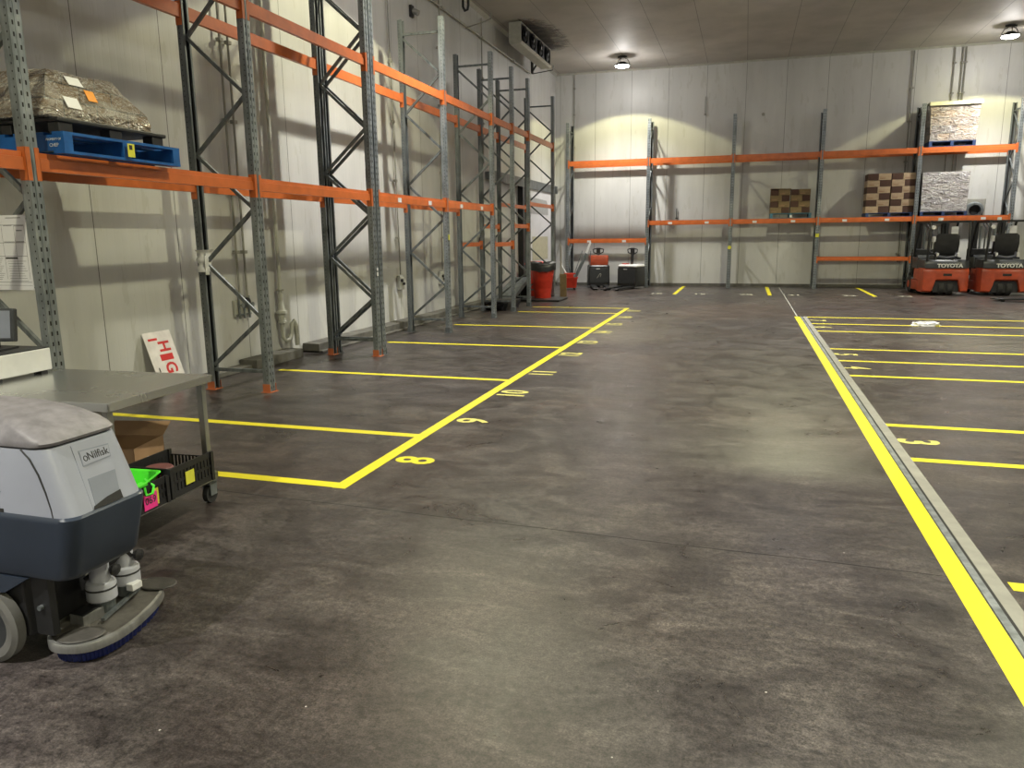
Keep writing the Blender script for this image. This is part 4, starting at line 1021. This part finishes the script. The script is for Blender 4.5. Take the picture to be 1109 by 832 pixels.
# green basket scoop
t = thing('plastic_basket', 'bright green plastic scoop with looped handle lying in the pink-tagged crate', 'basket', (-3.10, 3.13, .30), .1)
t.rotation_euler = (.10, .06, .25); t.location = (-3.10, 3.11, .280); t.scale = (.82, .82, .82)
o_ = [rrect(-.10, .10, -.11, .11, .03, 0), rrect(-.13, .13, -.135, .135, .03, .085), rrect(-.145, .145, -.15, .15, .03, .09), rrect(-.145, .145, -.15, .15, .03, .094), rrect(-.125, .125, -.13, .13, .03, .09), rrect(-.095, .095, -.105, .105, .03, .006)]
MB().ring(o_).build('basket_bowl', M['green'], t, smooth=40)
MB().bar((.13, -.06, .09), (.10, -.30, .12), .05, .014).tube([(.10, .0, .09), (.17, -.02, .06), (.185, -.07, .03), (.165, -.11, .03), (.14, -.08, .07)], .009, 6).build('handle', M['green'], t)
tag(MB().lathe([(.01, 0), (.075, 0), (.08, .01), (.08, .05), (.07, .06), (.01, .06)], n=24).build('round_tub', M['maroon'], None, smooth=40, loc=(-3.11, 3.335, .290)), 'maroon round tub in the larger black crate', 'tub')
# cardboard box with open flaps
t = thing('cardboard_box', 'open brown cardboard box on the trolley shelf behind the crates', 'box', (-3.50, 3.47, .187), .22)
b = MB(); wx, wy, hz = .18, .16, .245; tt = .004
b.box(-wx, wx, -wy, wy, 0, tt).box(-wx, -wx + tt, -wy, wy, 0, hz).box(wx - tt, wx, -wy, wy, 0, hz).box(-wx, wx, -wy, -wy + tt, 0, hz).box(-wx, wx, wy - tt, wy, 0, hz)
b.build('box_body', M['card'], t)
MB().ring([[Vector((-wx, wy, hz)), Vector((wx, wy, hz)), Vector((wx, wy + tt, hz)), Vector((-wx, wy + tt, hz))], [Vector((-wx, wy + .10, hz + .06)), Vector((wx, wy + .10, hz + .06)), Vector((wx, wy + .10, hz + .064)), Vector((-wx, wy + .10, hz + .064))]]).build('flap', M['card'], t)
MB().ring([[Vector((-wx, -wy, hz)), Vector((-wx, wy, hz)), Vector((-wx, wy, hz + tt)), Vector((-wx, -wy, hz + tt))], [Vector((-wx + .02, -wy, hz + .004)) + Vector((-.12, 0, .02)), Vector((-wx - .10, wy, hz + .02)), Vector((-wx - .10, wy, hz + .024)), Vector((-wx - .10, -wy, hz + .024))]]).build('flap', M['card'], t)
lab('torn_label', (.181, -.05, .14), (1, 0, 0), .06, .05, M['paper'], t)
# white printer/scale box + monitor on the table top at left
t = thing('label_printer', 'low white rectangular machine with dark feet on the steel trolley at the left edge', 'printer', (-4.12, 3.42, .80), .05)
MB().box(-.46, .02, -.20, .20, .02, .155).build('printer_body', M['white_pl'], t, bevel=.006)
for x in (-.40, -.04):
    for y in (-.17, .15): MB().box(x - .02, x + .04, y - .015, y + .03, 0, .02).build('foot', M['black'], t)
MB().box(-.455, .015, -.195, .195, .155, .162).build('top_plate', M['dark_hood'], t)
t = thing('monitor', 'dark grey monitor standing on the white machine at the left edge', 'monitor', (-4.32, 3.42, .962), .25)
MB().box(-.10, .10, -.08, .08, 0, .012).cyl((0, .02, .01), (0, .02, .10), .025).build('stand', M['black'], t)
mn = MB().box(-.20, .14, -.02, .02, .05, .25, R=Matrix.Rotation(-.15, 3, 'X')); mn.build('screen_housing', M['dark_hood'], t, bevel=.008)
sc_ = MB().box(-.18, .12, -.0225, -.0205, .07, .235, R=Matrix.Rotation(-.15, 3, 'X')); sc_.build('screen', M['grey_rec'], t)

# ------------------------------------------------------------------ floor scrubber (bottom left)
S = thing('floor_scrubber', 'walk-behind floor scrubber with grey hood, navy tank and blue brush deck', 'floor scrubber', (-2.75, 2.155, 0))
ox, oy = -2.75, 2.155
def sx(x): return x - ox
HW = .205
def body(secs, r, n=7): return [rrect(sx(x0), sx(x1), -hw, hw, min(r, hw * .95), z, n) for z, x0, x1, hw in secs]
MB().ring(body([(.365, -3.36, -2.35, .15), (.378, -3.40, -2.305, .172), (.40, -3.42, -2.287, .180), (.50, -3.42, -2.265, .185), (.605, -3.42, -2.240, .190), (.620, -3.42, -2.240, .190), (.628, -3.41, -2.249, .184)], .06))\
    .build('lower_tank', M['tank'], S, smooth=38)
MB().ring(body([(.628, -3.40, -2.252, .181), (.70, -3.40, -2.279, .180), (.80, -3.40, -2.316, .177), (.85, -3.39, -2.335, .175), (.872, -3.38, -2.343, .173)], .06)).build('upper_body', M['grey_body'], S, smooth=38)
MB().ring(body([(.872, -3.36, -2.355, .163), (.880, -3.36, -2.355, .163)], .06)).build('lid_gasket', M['black'], S, smooth=38)
MB().ring(body([(.880, -3.38, -2.341, .175), (.892, -3.39, -2.336, .178), (.905, -3.38, -2.350, .175), (.928, -3.37, -2.385, .166), (.950, -3.35, -2.440, .153), (.970, -3.33, -2.51, .136), (.988, -3.30, -2.60, .112), (.999, -3.26, -2.72, .08), (1.004, -3.2, -2.85, .04)], .07, 9)).build('lid', M['lilac'], S, smooth=60)
def fx(z): return -2.252 - .372 * (z - .628)      # slanted front face of the upper body
FU = Vector((-.372, 0, 1)).normalized(); FN = Vector((1, 0, .372)).normalized()
def fpt(y, z, off=0.): return Vector((sx(fx(z)), y - oy, z)) + FN * off
def fpanel(name, pts, off, th, mat):
    a = [fpt(y, z, off) for y, z in pts]; c = [p + FN * th for p in a]
    return MB().ring([a, c]).build(name, mat, S)
fpanel('front_panel', [(2.078, .632), (2.225, .632), (2.245, .862), (2.092, .862)], -.001, .0030, M['grey_body'])
fpanel('recess_shade_panel', [(2.092, .640), (2.210, .640), (2.232, .736), (2.105, .736)], .0022, .0015, M['grey_rec'])  # flat raised panel; the recess shading is put into its darker grey
fpanel('drain_opening', [(2.078, .629), (2.216, .629), (2.218, .662), (2.150, .655), (2.084, .640)], .0042, .0012, M['hole'])
fpanel('nameplate', [(2.106, .780), (2.238, .785), (2.248, .832), (2.112, .838)], .0024, .0012, M['grey_rec'])
fpanel('nameplate', [(2.109, .784), (2.235, .789), (2.245, .828), (2.115, .834)], .0037, .0006, M['grey_body'])
text_mesh('nameplate_lettering', 'Nilfisk', .040, M['ink_dark'], S, frame_mtx(fpt(2.186, .809, .0046), (0, 1, 0), FU), .0002, .0006, .95)
MB().tube([fpt(2.128 + .008 * math.cos(a), .806 + .009 * math.sin(a), .0046) for a in [2 * PI * k / 12 for k in range(13)]], .0018, 5).build('nameplate_logo', M['ink_dark'], S)
# seams: side cover joint on the near flank
ysd = -.1795
MB().tube([(sx(-2.445), ysd + .006, .872), (sx(-2.405), ysd + .002, .84), (sx(-2.372), ysd + .0005, .785), (sx(-2.348), ysd - .0, .72), (sx(-2.332), ysd, .66), (sx(-2.328), ysd, .628)], .0035, 6).build('side_seam', M['ink_dark'], S)
MB().box(sx(-3.2), sx(-2.56), ysd - .002, ysd + .002, .705, .709).build('side_crease', M['grey_rec'], S)
MB().box(sx(-2.8), sx(-2.558), ysd - .003, ysd + .002, .628, .642).build('side_notch', M['hole'], S)
# chassis, wheel
MB().box(sx(-3.3), sx(-2.575), -.135, .15, .10, .37).build('chassis', M['black'], S, bevel=.01)  # black chassis box, enlarged to stand in for the shade underneath
MB().prism([(sx(-3.3), .37), (sx(-2.50), .37), (sx(-2.62), .30), (sx(-2.75), .28), (sx(-3.3), .28)], -.175, -.14, 'Y').build('side_skirt', M['tank'], S)
MB().box(sx(-2.54), sx(-2.46), -.13, -.10, .12, .37).build('lift_bracket', M['blackm'], S)
MB().cyl((sx(-2.50), -.13, .235), (sx(-2.50), -.145, .235), .010, n=10).build('bracket_bolt', M['galv'], S)
wx_ = -2.725
wh = MB().lathe([(.098, -.022), (.13, -.028), (.150, -.018), (.150, .018), (.13, .028), (.098, .022)], (sx(wx_), -.165, .150), 36, axis='Y', caps=(False, False)); wh.build('drive_wheel', M['rubber_grey'], S, smooth=35)
MB().cyl((sx(wx_), -.178, .150), (sx(wx_), -.14, .150), .100, n=30).build('wheel_disc', M['dark_hood'], S)
MB().cyl((sx(wx_), -.192, .150), (sx(wx_), -.176, .150), .028, n=16).build('wheel_hub', M['blackm'], S)
MB().lathe([(.098, -.022), (.13, -.028), (.150, -.018), (.150, .018), (.13, .028), (.098, .022)], (sx(wx_), .165, .150), 36, axis='Y').build('drive_wheel', M['rubber_grey'], S, smooth=35)
for y in (-.12, .12): MB().cyl((sx(-3.25), y - .015, .05), (sx(-3.25), y + .015, .05), .05, n=18).build('rear_caster', M['rubber'], S)
# squeegee and handle at the rear
MB().tube([(sx(-3.52) - .06 * math.cos(a) + .06, .36 * math.sin(a), .05) for a in [-PI / 2 + PI * k / 10 for k in range(11)]], .02, 6).build('squeegee', M['rubber'], S)
MB().tube([(sx(-3.42), -.15, .85), (sx(-3.58), -.2, .95), (sx(-3.60), 0, .98), (sx(-3.58), .2, .95), (sx(-3.42), .15, .85)], .018, 8).build('handlebar', M['black'], S, smooth=60)
MB().box(sx(-3.52), sx(-3.38), -.14, .14, .80, .96).build('control_panel', M['dark_hood'], S, bevel=.01)
# brush deck: rotated stadium
dc = Vector((sx(-2.478), 2.305 - oy, 0)); Rz = Matrix.Rotation(math.radians(15), 3, 'Z')
def stad(rx, ry, z, n=44, e=2.5):
    out = []
    for k in range(n):
        a = 2 * PI * k / n; c, s_ = math.cos(a), math.sin(a)
        p = Vector((rx * abs(c) ** (2 / e) * (1 if c >= 0 else -1), ry * abs(s_) ** (2 / e) * (1 if s_ >= 0 else -1), 0)); p = Rz @ p
        out.append(p + dc + Vector((0, 0, z)))
    return out
MB().ring([stad(.15, .275, .052), stad(.150, .276, .086), stad(.10, .22, .088)]).build('brush_deck', M['alu'], S, smooth=35)
MB().ring([stad(.150, .275, .050), stad(.163, .289, .053), stad(.164, .290, .080), stad(.160, .286, .088), stad(.150, .275, .091), stad(.149, .274, .086)], caps=(False, False)).build('deck_rim', M['alu_rim'], S, smooth=35)
rg_ = []
for z, g in ((.004, -.006), (.03, -.003), (.055, -.002)):
    base = stad(.140 + g, .266 + g, z, 132)
    rg_.append([p + (p - dc - Vector((0, 0, z))).normalized() * (.0035 if k % 2 else -.0035) for k, p in enumerate(base)])
MB().ring(rg_).build('brush_bristles', M['brush'], S)
def disc(name, c, rx, ry, z, mat, ang=0, th=.008):
    R2 = Matrix.Rotation(ang, 3, 'Z'); q = []
    for zz, k_ in ((z, .96), (z + th * .4, 1.), (z + th, .94)):
        q.append([R2 @ Vector((rx * k_ * math.cos(a), ry * k_ * math.sin(a), 0)) + Vector((sx(c[0]), c[1] - oy, zz)) for a in [2 * PI * k / 32 for k in range(32)]])
    return MB().ring(q).build(name, mat, S, smooth=40)
disc('guard_disc', (-2.405, 2.095), .085, .060, .092, M['rubber_grey_dark'], math.radians(35))
disc('guard_disc', (-2.445, 2.545), .085, .060, .092, M['rubber_grey_dark'], math.radians(10))
disc('deck_boss', (-2.50, 2.13), .075, .06, .088, M['alu'], .3, .006)
# silver bracket box and rib on the deck
Rb = Matrix.Rotation(math.radians(-2), 3, 'Z')
MB().box(-.036, .036, -.060, .060, 0, .045, R=Rb, at=(sx(-2.488), 2.215 - oy, .088)).build('deck_bracket', M['alu_rim'], S, bevel=.003)
MB().box(-.030, .030, -.055, .055, .045, .05, R=Rb, at=(sx(-2.488), 2.215 - oy, .088)).build('bracket_slot', M['blackm'], S)
MB().bar((sx(-2.405), 2.20 - oy, .106), (sx(-2.478), 2.47 - oy, .106), .016, .012).build('deck_rib', M['galv'], S)
for (mx, my) in ((-2.485, 2.285), (-2.505, 2.435)):
    c = (sx(mx), my - oy, 0)
    MB().lathe([(.052, .148), (.058, .152), (.058, .215), (.054, .224), (.040, .230), (.038, .27), (.036, .37)], c, 28).build('brush_motor', M['motor'], S, smooth=35)
    MB().lathe([(.059, .196), (.0600, .200), (.059, .204)], c, 28).build('motor_band', M['ink_dark'], S)
    MB().lathe([(.046, .100), (.048, .148), (.03, .15)], c, 24).build('motor_base', M['galv_dark'], S)
    kx, ky = c[0] + .045, c[1] + .045
    MB().lathe([(.008, 0), (.022, 0), (.025, .006), (.025, .018), (.008, .024)], (kx, ky - .02, .270), 9, axis='X').build('clamp_knob', M['black'], S)
    MB().tube([(c[0] + .02, c[1] + .02, .27), (kx, ky - .02, .270)], .012, 6).build('clamp_arm', M['blackm'], S)
MB().box(sx(-2.46), sx(-2.425), 2.385 - oy, 2.44 - oy, .135, .165).build('terminal_block', M['white_pl'], S, bevel=.003)
MB().tube([(sx(-2.50), 2.33 - oy, .25), (sx(-2.46), 2.36 - oy, .30), (sx(-2.48), 2.40 - oy, .33), (sx(-2.47), 2.44 - oy, .27)], .010, 6).tube([(sx(-2.53), 2.25 - oy, .24), (sx(-2.50), 2.33 - oy, .28), (sx(-2.55), 2.4 - oy, .33)], .009, 6).build('motor_cable', M['black'], S, smooth=60)
MB().cyl((sx(-2.575), 2.085 - oy, .088), (sx(-2.575), 2.085 - oy, .125), .018, n=12).build('deck_bolt', M['galv'], S)
MB().cyl((sx(-2.40), 2.10 - oy, .012), (sx(-2.40), 2.10 - oy, .04), .02, n=10).build('bumper_wheel', M['rubber'], S)

# ------------------------------------------------------------------ world, camera
w = bpy.data.worlds.new('World'); SC.world = w; w.use_nodes = True
w.node_tree.nodes['Background'].inputs['Color'].default_value = (.5, .55, .6, 1); w.node_tree.nodes['Background'].inputs['Strength'].default_value = .05
cam = bpy.data.cameras.new('Camera'); co = bpy.data.objects.new('Camera', cam); COL.objects.link(co)
p, r, y = 1.92233334e-01, -1.07917919e-02, -2.96908476e-01
cyw, syw = math.cos(y), math.sin(y)
fwd = Vector((syw * math.cos(p), cyw * math.cos(p), -math.sin(p))); right = Vector((cyw, -syw, 0)); upv = right.cross(fwd)
r2 = right * math.cos(r) + upv * math.sin(r); u2 = -right * math.sin(r) + upv * math.cos(r)
co.matrix_world = Matrix(((r2.x, u2.x, -fwd.x, 0), (r2.y, u2.y, -fwd.y, 0), (r2.z, u2.z, -fwd.z, 1.6), (0, 0, 0, 1)))
cam.sensor_width = 36; cam.lens = 36 * 818.7 / 1109; cam.clip_end = 100; cam.clip_start = .05
SC.camera = co
vs = SC.view_settings; vs.view_transform = 'Standard'; vs.look = 'None'; vs.gamma = 1; vs.use_curve_mapping = False; vs.exposure = 0.8
